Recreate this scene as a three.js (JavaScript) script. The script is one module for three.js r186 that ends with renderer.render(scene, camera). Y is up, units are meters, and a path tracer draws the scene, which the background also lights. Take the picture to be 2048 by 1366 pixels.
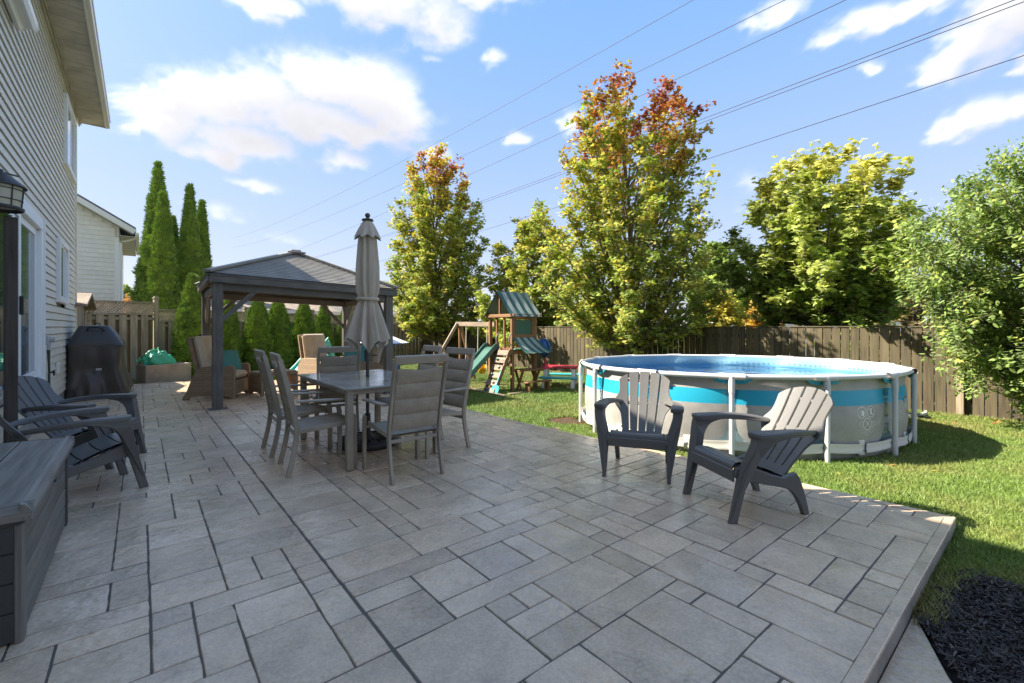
import * as THREE from 'three';
import { mergeGeometries, toCreasedNormals } from 'three/addons/utils/BufferGeometryUtils.js';

// ---------- camera, sky, sun, exposure ----------
const scene = new THREE.Scene();
const EXPO = 2.95;
const YAW = 39.4 * Math.PI / 180;
const camera = new THREE.PerspectiveCamera(74.09, 2048 / 1366, 0.05, 3000);
camera.position.set(0, 1.32, 0);
camera.lookAt(Math.sin(YAW), 1.32, -Math.cos(YAW));
camera.setViewOffset(2048, 1366, 0, 29, 2048, 1366);
const renderer = new THREE.WebGLRenderer({ antialias: true });
renderer.setSize(1024, 683);
renderer.toneMapping = THREE.LinearToneMapping;
renderer.toneMappingExposure = EXPO;
renderer.shadowMap.enabled = true;
const SUN_DIR = new THREE.Vector3(-1, 1.27, -1).normalize();
const sun = new THREE.DirectionalLight(new THREE.Color(1, 0.92, 0.78), 5);
sun.position.copy(SUN_DIR).multiplyScalar(60);
sun.castShadow = true;
sun.shadow.mapSize.set(4096, 4096);
Object.assign(sun.shadow.camera, { left: -30, right: 30, top: 30, bottom: -30, near: 1, far: 160 });
sun.target.position.set(4, 0, -8);
sun.position.add(sun.target.position);
scene.add(sun, sun.target);

// ---------- random and noise ----------
function rng(seed) { let s = seed >>> 0; return () => { s = (s + 0x6d2b79f5) >>> 0; let t = Math.imul(s ^ (s >>> 15), 1 | s); t = (t + Math.imul(t ^ (t >>> 7), 61 | t)) ^ t; return ((t ^ (t >>> 14)) >>> 0) / 4294967296; }; }
const hash2 = (x, y, s) => { let h = Math.imul(x, 374761393) ^ Math.imul(y, 668265263) ^ Math.imul(s, 1274126177); h = Math.imul(h ^ (h >>> 13), 1274126177); return ((h ^ (h >>> 16)) >>> 0) / 4294967296; };
const fade = (t) => t * t * (3 - 2 * t), mix = (a, b, t) => a + (b - a) * t, clamp = (x, a = 0, b = 1) => Math.min(b, Math.max(a, x)), sstep = (a, b, x) => fade(clamp((x - a) / (b - a)));
function vnoise(x, y, s = 0, px = 0, py = px) {           // value noise, periodic when px is set
  let ix = Math.floor(x), iy = Math.floor(y); const fx = fade(x - ix), fy = fade(y - iy);
  const w = (a, p) => p ? ((a % p) + p) % p : a;
  const x0 = w(ix, px), x1 = w(ix + 1, px), y0 = w(iy, py), y1 = w(iy + 1, py);
  return mix(mix(hash2(x0, y0, s), hash2(x1, y0, s), fx), mix(hash2(x0, y1, s), hash2(x1, y1, s), fx), fy);
}
function fbm(x, y, s = 0, oct = 4, px = 0, py = px) { let a = 0.5, v = 0, n = 0; for (let i = 0; i < oct; i++) { v += a * vnoise(x, y, s + i * 17, px, py); n += a; a *= 0.5; x *= 2; y *= 2; px *= 2; py *= 2; } return v / n; }

// ---------- the sky: clear air and fair-weather clouds, more added out of view for fill light ----------
{
  const W = 3072, H = 1536, data = new Float32Array(W * H * 4), D = Math.PI / 180;
  const seen = [[1.9,20.2,3.6,2.4,1],[5.7,22,4.8,2.9,1],[10.3,23.9,4.8,3,1],[16.4,26.2,6.2,2.8,1],[22,26.3,5.8,3.2,1],[25.5,24.2,3.9,2.6,1],[14.3,22.5,8.8,2.9,1],[8.4,19.3,6,2,1],[6.1,17.7,4,1.2,.9],[19.1,22,8.4,1.8,1],[2.3,22.8,1.5,1.3,.75],[26.4,22.4,3.6,1.2,.8],
    [10.5,32,2.9,1.4,1],[13,32.2,2,1,.9],[19.7,35.2,8.4,2.5,1],[23.1,33.7,5.5,1.9,.9],[30.4,33.8,4.6,2.6,.75],[35.4,36.8,7.6,2,.9],[29.1,31.7,4.3,1.4,.55],
    [37.2,30.6,1.8,.9,.85],[29.4,30.1,1.7,.6,.55],[19.1,19,2.9,1.4,.75],[29.4,20.4,2.8,1.3,.85],[40.1,22.6,2,.8,.7],[46.8,23.9,1.7,1.7,.75],[9.6,15.4,2.9,.7,.55],[6.1,12.2,3.1,1.2,.45],[12.3,9.7,3,1,.4]];
  const seen2 = [[85.4,17.8,2.2,1.5,1],[83.6,17.4,1.6,1.2,.95],[87.6,17.7,1.7,1.2,1],[85.1,23.4,2.9,2.2,1],[83,22.4,2.2,1.6,.9],[86.7,24.7,2.9,2.5,1],[81.1,27.7,4.2,1.1,.9],[77.2,28.4,2.8,.9,.85],
    [70.3,30.9,2.8,1.3,.75],[67.1,30.8,2,.8,.65],[77.7,24.3,1.2,.7,.6],[74.5,27.8,2.3,.9,.55],[87.9,21,.8,1,.8],[67.1,15.3,2.5,2.1,.4]];
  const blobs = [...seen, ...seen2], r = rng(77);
  for (let c = 0; c < 70; c++) {                           // unseen clouds round the rest of the sky, thickened for neutral fill light
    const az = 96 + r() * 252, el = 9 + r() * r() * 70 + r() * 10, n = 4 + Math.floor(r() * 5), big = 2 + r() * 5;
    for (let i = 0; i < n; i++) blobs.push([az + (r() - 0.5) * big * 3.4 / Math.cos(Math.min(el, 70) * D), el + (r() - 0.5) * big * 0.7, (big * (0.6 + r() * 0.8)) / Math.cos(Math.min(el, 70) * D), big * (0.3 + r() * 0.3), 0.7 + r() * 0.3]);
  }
  const bins = Array.from({ length: 360 }, () => []);
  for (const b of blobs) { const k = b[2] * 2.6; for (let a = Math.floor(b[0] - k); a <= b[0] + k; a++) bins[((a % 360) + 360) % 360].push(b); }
  const density = (A, E, list) => {
    let d = 0;
    for (const b of list) { let da = A - b[0]; if (da > 180) da -= 360; if (da < -180) da += 360; const x = da / (b[2] * 0.9), y = (E - b[1]) / (b[3] * (E < b[1] ? 0.74 : 0.97)), q = x * x + y * y; if (q < 5) d = Math.max(d, b[4] * Math.exp(-q * 0.8)) + 0.12 * b[4] * Math.exp(-q * 0.8); }
    return d;
  };
  const soft = (A, E, list) => { let k = 1; for (const b of list) { let da = A - b[0]; if (da > 180) da -= 360; if (da < -180) da += 360; const x = da / (b[2] * 1.1), y = (E - b[1]) / (b[3] * 1.15); k *= 1 - 0.62 * b[4] * Math.exp(-(x * x + y * y) * 0.9); } return 1 - k; };
  const S = SUN_DIR;
  for (let row = 0; row < H; row++) {
    const E = ((row + 0.5) / H - 0.5) * 180, y = Math.sin(E * D), ce = Math.cos(E * D);
    for (let col = 0; col < W; col++) {
      const az = ((col + 0.5) / W - 0.5) * 2 * Math.PI, x = Math.cos(az) * ce, z = Math.sin(az) * ce, o = (row * W + col) * 4;
      let c;
      if (E < -1) c = [0.16, 0.19, 0.14];
      else {
        const h = Math.max(E, 0), t = 1 - Math.exp(-h / 16), t2 = clamp((h - 25) / 60);
        c = [mix(mix(0.98, 0.225, t), 0.20, t2), mix(mix(1.01, 0.505, t), 0.47, t2), mix(1.07, 1.10, t) - 0.1 * t2];
        const cs = Math.max(0, x * S.x + y * S.y + z * S.z), glow = 0.5 * Math.pow(cs, 4) + 1.3 * Math.pow(cs, 24);
        c[0] += glow * 0.85; c[1] += glow * 0.8; c[2] += glow * 0.6;
        let A = Math.atan2(x, -z) / D; if (A < 0) A += 360;
        const list = bins[Math.floor(A) % 360];
        if (list.length) {
          const cx = A * Math.max(0.25, Math.cos(E * D)), n = fbm(cx * 0.42, E * 0.62, 5, 5), n2 = fbm(cx * 1.3 + 9, E * 1.6, 9, 4);
          const d0 = density(A + (n2 - 0.5) * 1.6, E + (n - 0.5) * 1.6, list), d = d0 + (n - 0.5) * 0.8 + (n2 - 0.5) * 0.26;
          const a = sstep(0.12, 1.1, d) * clamp(d0 * 2.2) * (0.9 + 0.1 * n);
          if (a > 0.002) {
            const up = soft(A - 0.7 + (n2 - 0.5) * 2.2, E + 1.3 + (n - 0.5) * 2.4, list), th = clamp((up - 0.3) * 1.25 + (n - 0.5) * 0.35), v = mix(1.4, 0.78, fade(th));
            const k = [v * 0.985, v * 0.97, v * 1.0 + 0.02];
            for (let i = 0; i < 3; i++) c[i] = mix(c[i], k[i] + glow * 0.5, a);
          }
        }
        if (E < 0) { const t3 = -E; c = [mix(c[0], 0.16, t3), mix(c[1], 0.19, t3), mix(c[2], 0.14, t3)]; }
      }
      data[o] = c[0] / EXPO; data[o + 1] = c[1] / EXPO; data[o + 2] = c[2] / EXPO; data[o + 3] = 1;
    }
  }
  const t = new THREE.DataTexture(data, W, H, THREE.RGBAFormat, THREE.FloatType);
  t.mapping = THREE.EquirectangularReflectionMapping; t.magFilter = THREE.LinearFilter; t.needsUpdate = true;
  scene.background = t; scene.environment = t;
}

// ---------- scene helpers ----------
const used = {};
const numbered = (n) => { const k = used[n] = (used[n] ?? -1) + 1; return k ? n + '_' + String(k).padStart(3, '0') : n; };
const W3 = (u, v, y = 0) => new THREE.Vector3(v, y, -u);    // u: away along the house, v: away from the house, y: up from the patio
const LAWN = -0.13;
function tag(o, label, category, group, kind) { o.userData = { ...(o.userData ?? {}), ...(label && { label }), ...(category && { category }), ...(group && { group }), ...(kind && { kind }) }; return o; }
function shade(m) { m.castShadow = m.receiveShadow = true; return m; }
function thing(name, label, category, [u, v, y] = [0, 0, 0], face = [1, 0], group) {   // face: [dv, du], the way its front looks
  const o = new THREE.Group(); o.name = numbered(name); o.position.copy(W3(u, v, y)); o.rotation.y = Math.atan2(face[0], -face[1]);
  scene.add(o); return tag(o, label, category, group);
}
function world(name, label, category, group) { const o = new THREE.Group(); o.name = numbered(name); scene.add(o); return tag(o, label, category, group); }
function part(parent, name, geo, mat) { const m = shade(new THREE.Mesh(Array.isArray(geo) ? merge(geo) : geo, mat)); m.name = name; parent.add(m); return m; }
function struct(name, geo, mat) { const m = part(scene, numbered(name), geo, mat); return tag(m, null, null, null, 'structure'); }
function copyOf(root, name, label, [u, v, y], face) { const c = root.clone(); c.name = numbered(name); c.position.copy(W3(u, v, y)); c.rotation.y = Math.atan2(face[0], -face[1]); c.userData = { ...root.userData, label }; scene.add(c); return c; }
function inst(parent, name, geo, mat, list) {               // list: [Matrix4, Color]
  const m = shade(new THREE.InstancedMesh(geo, mat, list.length)); m.name = name;
  list.forEach(([a, c], i) => { m.setMatrixAt(i, a); if (c) m.setColorAt(i, c); });
  parent.add(m); return m;
}

// ---------- geometry helpers (all non-indexed, uv in metres) ----------
function clean(g) { g = g.index ? g.toNonIndexed() : g; for (const k of Object.keys(g.attributes)) if (!['position', 'normal', 'uv'].includes(k)) g.deleteAttribute(k); if (!g.attributes.normal) g.computeVertexNormals(); if (!g.attributes.uv) uvBox(g); g.clearGroups(); return g; }
function merge(list) { return mergeGeometries(list.map(clean), false); }
function uvBox(g, off = 0) {                                // planar uv by the face's main axis, v along the longest side of the whole
  g = g.index ? g.toNonIndexed() : g; if (!g.attributes.normal) g.computeVertexNormals();
  g.computeBoundingBox(); const s = g.boundingBox.getSize(new THREE.Vector3()).toArray(), long = s.indexOf(Math.max(...s));
  const p = g.attributes.position, n = p.count, uv = new Float32Array(n * 2), a = new THREE.Vector3(), b = new THREE.Vector3(), c = new THREE.Vector3();
  for (let i = 0; i < n; i += 3) {
    a.fromBufferAttribute(p, i); b.fromBufferAttribute(p, i + 1).sub(a); c.fromBufferAttribute(p, i + 2).sub(a); b.cross(c);
    const m = [Math.abs(b.x), Math.abs(b.y), Math.abs(b.z)], ax = m.indexOf(Math.max(...m)), o = [0, 1, 2].filter((k) => k !== ax);
    const v = o.includes(long) ? long : o[1], u = o[0] === v ? o[1] : o[0];
    for (let k = 0; k < 3; k++) { const q = [p.getX(i + k), p.getY(i + k), p.getZ(i + k)]; uv[(i + k) * 2] = q[u] + off; uv[(i + k) * 2 + 1] = q[v] + off * 1.7; }
  }
  g.setAttribute('uv', new THREE.BufferAttribute(uv, 2)); return g;
}
let boxSeed = 0;
function B(w, h, d, b = 0.004) {                            // a box with chamfered edges, 44 triangles
  b = Math.min(b, w / 3, h / 3, d / 3); const X = w / 2, Y = h / 2, Z = d / 2, P = [], tri = (a, c, e) => P.push(...a, ...c, ...e);
  const quad = (a, c, e, f, n) => { const q = [0, 1, 2].map((i) => (c[i] - a[i])), r = [0, 1, 2].map((i) => e[i] - a[i]); const k = (q[1] * r[2] - q[2] * r[1]) * n[0] + (q[2] * r[0] - q[0] * r[2]) * n[1] + (q[0] * r[1] - q[1] * r[0]) * n[2]; if (k > 0) { tri(a, c, e); tri(a, e, f); } else { tri(a, e, c); tri(a, f, e); } };
  const pt = (sx, sy, sz, ax) => [sx * (X - (ax === 0 ? 0 : b)), sy * (Y - (ax === 1 ? 0 : b)), sz * (Z - (ax === 2 ? 0 : b))];
  for (const s of [-1, 1]) {
    quad(pt(s, -1, -1, 0), pt(s, 1, -1, 0), pt(s, 1, 1, 0), pt(s, -1, 1, 0), [s, 0, 0]);
    quad(pt(-1, s, -1, 1), pt(1, s, -1, 1), pt(1, s, 1, 1), pt(-1, s, 1, 1), [0, s, 0]);
    quad(pt(-1, -1, s, 2), pt(1, -1, s, 2), pt(1, 1, s, 2), pt(-1, 1, s, 2), [0, 0, s]);
    for (const t of [-1, 1]) {
      quad(pt(s, t, -1, 0), pt(s, t, 1, 0), pt(s, t, 1, 1), pt(s, t, -1, 1), [s, t, 0]);
      quad(pt(s, -1, t, 0), pt(s, 1, t, 0), pt(s, 1, t, 2), pt(s, -1, t, 2), [s, 0, t]);
      quad(pt(-1, s, t, 1), pt(1, s, t, 1), pt(1, s, t, 2), pt(-1, s, t, 2), [0, s, t]);
      for (const r of [-1, 1]) { const a = pt(s, t, r, 0), c = pt(s, t, r, 1), e = pt(s, t, r, 2); if (s * t * r > 0) tri(a, c, e); else tri(a, e, c); }
    }
  }
  const g = new THREE.BufferGeometry(); g.setAttribute('position', new THREE.BufferAttribute(new Float32Array(P), 3)); g.computeVertexNormals();
  return uvBox(g, ((boxSeed += 0.618) % 1) * 3);
}
function at(g, p = [0, 0, 0], r = [0, 0, 0] /* yaw, pitch, roll */, s = [1, 1, 1]) { return g.applyMatrix4(new THREE.Matrix4().compose(new THREE.Vector3(...p), new THREE.Quaternion().setFromEuler(new THREE.Euler(r[1], r[0], r[2], 'YXZ')), new THREE.Vector3(...s))); }
const bx = (w, h, d, p, r, b) => at(B(w, h, d, b), p, r);
const V = (...a) => new THREE.Vector3(...a);
function beam(a, b, w, h, bev = 0.004, roll = 0) {          // a bar from a to b: w across, h up
  const A = V(...a), Bv = V(...b), d = Bv.clone().sub(A), L = d.length(), g = B(w, h, L, bev);
  const z = d.normalize(), up = Math.abs(z.y) > 0.98 ? V(0, 0, 1) : V(0, 1, 0), x = up.clone().cross(z).normalize(), y = z.clone().cross(x);
  if (roll) { x.applyAxisAngle(z, roll); y.applyAxisAngle(z, roll); }
  return g.applyMatrix4(new THREE.Matrix4().makeBasis(x, y, z).setPosition(A.add(Bv).multiplyScalar(0.5)));
}
function tube(pts, r, seg = 24, sides = 8, tension) { const c = pts.length > 2 ? new THREE.CatmullRomCurve3(pts.map((p) => V(...p)), false, 'catmullrom', tension ?? 0.5) : new THREE.LineCurve3(V(...pts[0]), V(...pts[1])); return clean(new THREE.TubeGeometry(c, seg, r, sides)); }
function cyl(r0, r1, h, p = [0, 0, 0], r = [0, 0, 0], seg = 20) { return at(clean(new THREE.CylinderGeometry(r0, r1, h, seg)), p, r); }
function lathe(pts, seg = 32) { return clean(new THREE.LatheGeometry(pts.map((p) => new THREE.Vector2(...p)), seg)); }
function ext(pts, depth, bevel = 0.003, holes = []) {       // outline in x, y thickened about z = 0
  const s = new THREE.Shape(pts.map((p) => new THREE.Vector2(...p))); for (const h of holes) s.holes.push(new THREE.Path(h.map((p) => new THREE.Vector2(...p))));
  const g = new THREE.ExtrudeGeometry(s, { depth: Math.max(0.001, depth - 2 * bevel), bevelEnabled: bevel > 0, bevelThickness: bevel, bevelSize: bevel, bevelOffset: -bevel, bevelSegments: 1, curveSegments: 8 });
  g.translate(0, 0, -Math.max(0.001, depth - 2 * bevel) / 2); return clean(g);
}
function smooth(pts, n = 6, closed = true) { return new THREE.CatmullRomCurve3(pts.map((p) => V(p[0], p[1], 0)), closed, 'catmullrom', 0.5).getPoints(pts.length * n).slice(0, closed ? -1 : undefined).map((p) => [p.x, p.y]); }
function bend(g, f) { const p = g.attributes.position; for (let i = 0; i < p.count; i++) { const q = f(p.getX(i), p.getY(i), p.getZ(i)); p.setXYZ(i, ...q); } g.computeVertexNormals(); return g; }
function surf(nu, nv, f, closeU = false) {                  // smooth grid surface from f(s, t) -> [x, y, z, u, v]
  const P = [], UV = [], I = [];
  for (let j = 0; j <= nv; j++) for (let i = 0; i <= nu; i++) { const q = f(i / nu, j / nv); P.push(q[0], q[1], q[2]); UV.push(q[3] ?? i / nu, q[4] ?? j / nv); }
  for (let j = 0; j < nv; j++) for (let i = 0; i < nu; i++) { const a = j * (nu + 1) + i, b = a + 1, c = a + nu + 1, d = c + 1; I.push(a, b, d, a, d, c); }
  const g = new THREE.BufferGeometry(); g.setAttribute('position', new THREE.BufferAttribute(new Float32Array(P), 3)); g.setAttribute('uv', new THREE.BufferAttribute(new Float32Array(UV), 2)); g.setIndex(I); g.computeVertexNormals();
  if (closeU) { const n = g.attributes.normal; for (let j = 0; j <= nv; j++) { const a = j * (nu + 1), b = a + nu, x = n.getX(a) + n.getX(b), y = n.getY(a) + n.getY(b), z = n.getZ(a) + n.getZ(b), L = Math.hypot(x, y, z) || 1; n.setXYZ(a, x / L, y / L, z / L); n.setXYZ(b, x / L, y / L, z / L); } }
  return g.toNonIndexed();
}
// ---------- procedural textures and materials ----------
function tex(w, h, fn, repeat = [1, 1], srgb = false) {
  const d = new Uint8Array(w * h * 4);
  for (let y = 0; y < h; y++) for (let x = 0; x < w; x++) { const c = fn(x / w, y / h), o = (y * w + x) * 4, k = typeof c === 'number' ? [c, c, c] : c; for (let i = 0; i < 3; i++) d[o + i] = clamp(k[i]) * 255; d[o + 3] = 255; }
  const t = new THREE.DataTexture(d, w, h); t.wrapS = t.wrapT = THREE.RepeatWrapping; t.magFilter = THREE.LinearFilter; t.minFilter = THREE.LinearMipmapLinearFilter; t.generateMipmaps = true; t.repeat.set(...repeat); if (srgb) t.colorSpace = THREE.SRGBColorSpace; t.needsUpdate = true; return t;
}
function std(color, rough = 0.8, extra = {}) { const { name, ...o } = extra; const m = new THREE.MeshPhysicalMaterial({ color: new THREE.Color().setRGB(...color), roughness: rough, side: THREE.DoubleSide, ...o }); if (name) m.name = name; return m; }
// stone-stamped concrete: two metres a tile
const slateH = (x, y) => { const a = fbm(x * 6, y * 9, 3, 5, 6, 9), w = fbm(x * 4 + 2, y * 4, 8, 3, 4), s = (a * 1.3 + w * 0.7) * 5, f = s - Math.floor(s), terr = (Math.floor(s) + sstep(0.62, 1, f)) / 10; return terr * 0.72 + fbm(x * 40, y * 40, 21, 3, 40) * 0.28; };
const concreteBump = tex(1024, 1024, slateH, [0.5, 0.5]);
const concreteMap = tex(1024, 1024, (x, y) => {
  const a = fbm(x * 3, y * 3, 31, 5, 3), b = fbm(x * 14, y * 14, 32, 4, 14), c = vnoise(x * 260, y * 260, 33, 260), e = Math.abs(fbm(x * 7, y * 10, 3, 4, 7, 10) - 0.5), dark = sstep(0.018, 0, e) * sstep(0.4, 0.6, fbm(x * 5, y * 5, 36, 2, 5));
  const v = 0.79 + (a - 0.5) * 0.42 + (b - 0.5) * 0.36 + (c - 0.5) * 0.2 - dark * 0.13, w = fbm(x * 4, y * 4, 37, 3, 4) - 0.5;
  return [v * (1 + 0.09 * w), v * (1 + 0.015 * w), v * (1 - 0.07 * w)];
}, [0.5, 0.5]);
const concreteRough = tex(512, 512, (x, y) => 0.32 + 0.42 * fbm(x * 5, y * 5, 41, 5, 5) + 0.1 * vnoise(x * 120, y * 120, 42, 120), [0.5, 0.5]);
// wood grain: one metre a tile, grain along v
const woodMap = tex(512, 512, (x, y) => { const g = fbm(x * 34, y * 2.0, 51, 4, 34, 2), f = vnoise(x * 150, y * 6, 52, 150, 6), k = vnoise(x * 7, y * 5, 53, 7, 5), kn = sstep(0.9, 0.97, k), st = fbm(x * 3, y * 1, 54, 3, 3, 1); const v = 0.56 + (g - 0.5) * 0.5 + (f - 0.5) * 0.16 + (st - 0.5) * 0.3 - kn * 0.2; return [v, v * 0.99, v * 0.97]; });
const woodBump = tex(512, 512, (x, y) => fbm(x * 40, y * 2, 51, 4, 40, 2) * 0.7 + vnoise(x * 160, y * 5, 52, 160, 5) * 0.3);
const fineNoise = tex(512, 512, (x, y) => 0.5 + (fbm(x * 60, y * 60, 61, 4, 60) - 0.5) * 1.2);
const softNoise = tex(512, 512, (x, y) => { const v = 0.72 + (fbm(x * 5, y * 5, 62, 5, 5) - 0.5) * 0.5 + (vnoise(x * 200, y * 200, 63, 200) - 0.5) * 0.08; return [v, v, v]; });
const weave = tex(256, 256, (x, y) => { const u = x * 16, v = y * 16, o = (Math.floor(u) + Math.floor(v)) % 2, a = Math.abs(Math.sin(Math.PI * u)), b = Math.abs(Math.sin(Math.PI * v)); return clamp((o ? a * 0.8 + 0.2 * b : b * 0.8 + 0.2 * a) * 0.8 + 0.2 * vnoise(u * 4, v * 4, 64, 64)); }, [9, 9]);
const slingMap = tex(512, 512, (x, y) => { const a = vnoise(x * 220, y * 10, 65, 220, 10), b = vnoise(x * 12, y * 240, 66, 12, 240), c = fbm(x * 4, y * 4, 67, 3, 4), v = 0.66 + (a - 0.5) * 0.2 + (b - 0.5) * 0.16 + (c - 0.5) * 0.2; return [v * 1.0, v * 0.985, v * 0.95]; }, [3, 3]);
const wickerF = (x, y) => { const U = x * 12, Vv = y * 20, row = Math.floor(Vv), col = Math.floor(U), up = (row + col) % 2, fx = U - col, fy = Vv - row; const strand = Math.sin(Math.PI * fy), over = up ? Math.sin(Math.PI * fx) : 1 - 0.75 * Math.sin(Math.PI * fx); return [strand, over, hash2(col, row, 71), hash2(3, row, 72)]; };
const wickerBump = tex(512, 512, (x, y) => { const [s, o] = wickerF(x, y); return clamp(s * (0.35 + 0.65 * o)); }, [4, 4]);
const wickerMap = tex(512, 512, (x, y) => { const [s, o, h, r] = wickerF(x, y); const v = (0.25 + 0.75 * Math.pow(s, 0.6)) * (0.45 + 0.55 * o) * (0.6 + 0.25 * h + 0.3 * r); return [v, v * 0.92, v * 0.82]; }, [4, 4]);
const barkMap = tex(256, 256, (x, y) => { const g = fbm(x * 18, y * 5, 81, 4, 18, 5); const v = 0.35 + g * 0.6; return [v, v * 0.95, v * 0.88]; }, [2, 1]);
const sidingMap = tex(512, 256, (x, y) => { const v = 0.82 + (fbm(x * 4, y * 30, 91, 3, 4, 30) - 0.5) * 0.1 + (fbm(x * 3, y * 2, 92, 4, 3, 2) - 0.5) * 0.18; return [v, v, v]; }, [0.5, 0.5]);
const waterBump = tex(512, 512, (x, y) => fbm(x * 9, y * 9, 95, 4, 9) , [0.45, 0.45]);
const soilMap = tex(1024, 1024, (x, y) => { const a = fbm(x * 6, y * 6, 101, 5, 6), b = vnoise(x * 300, y * 300, 102, 300), d = sstep(0.55, 0.75, fbm(x * 9, y * 9, 103, 3, 9)); const v = 0.5 + (a - 0.5) * 0.5 + (b - 0.5) * 0.5; return [v * mix(0.8, 1.15, d), v, v * 0.9]; }, [0.33, 0.33]);
const lightWeave = tex(256, 256, (x, y) => { const a = vnoise(x * 128, y * 128, 111, 128), b = fbm(x * 4, y * 4, 112, 3, 4), v = 0.78 + (a - 0.5) * 0.18 + (b - 0.5) * 0.18; return [v, v * 0.99, v * 0.97]; }, [2, 2]);

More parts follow.
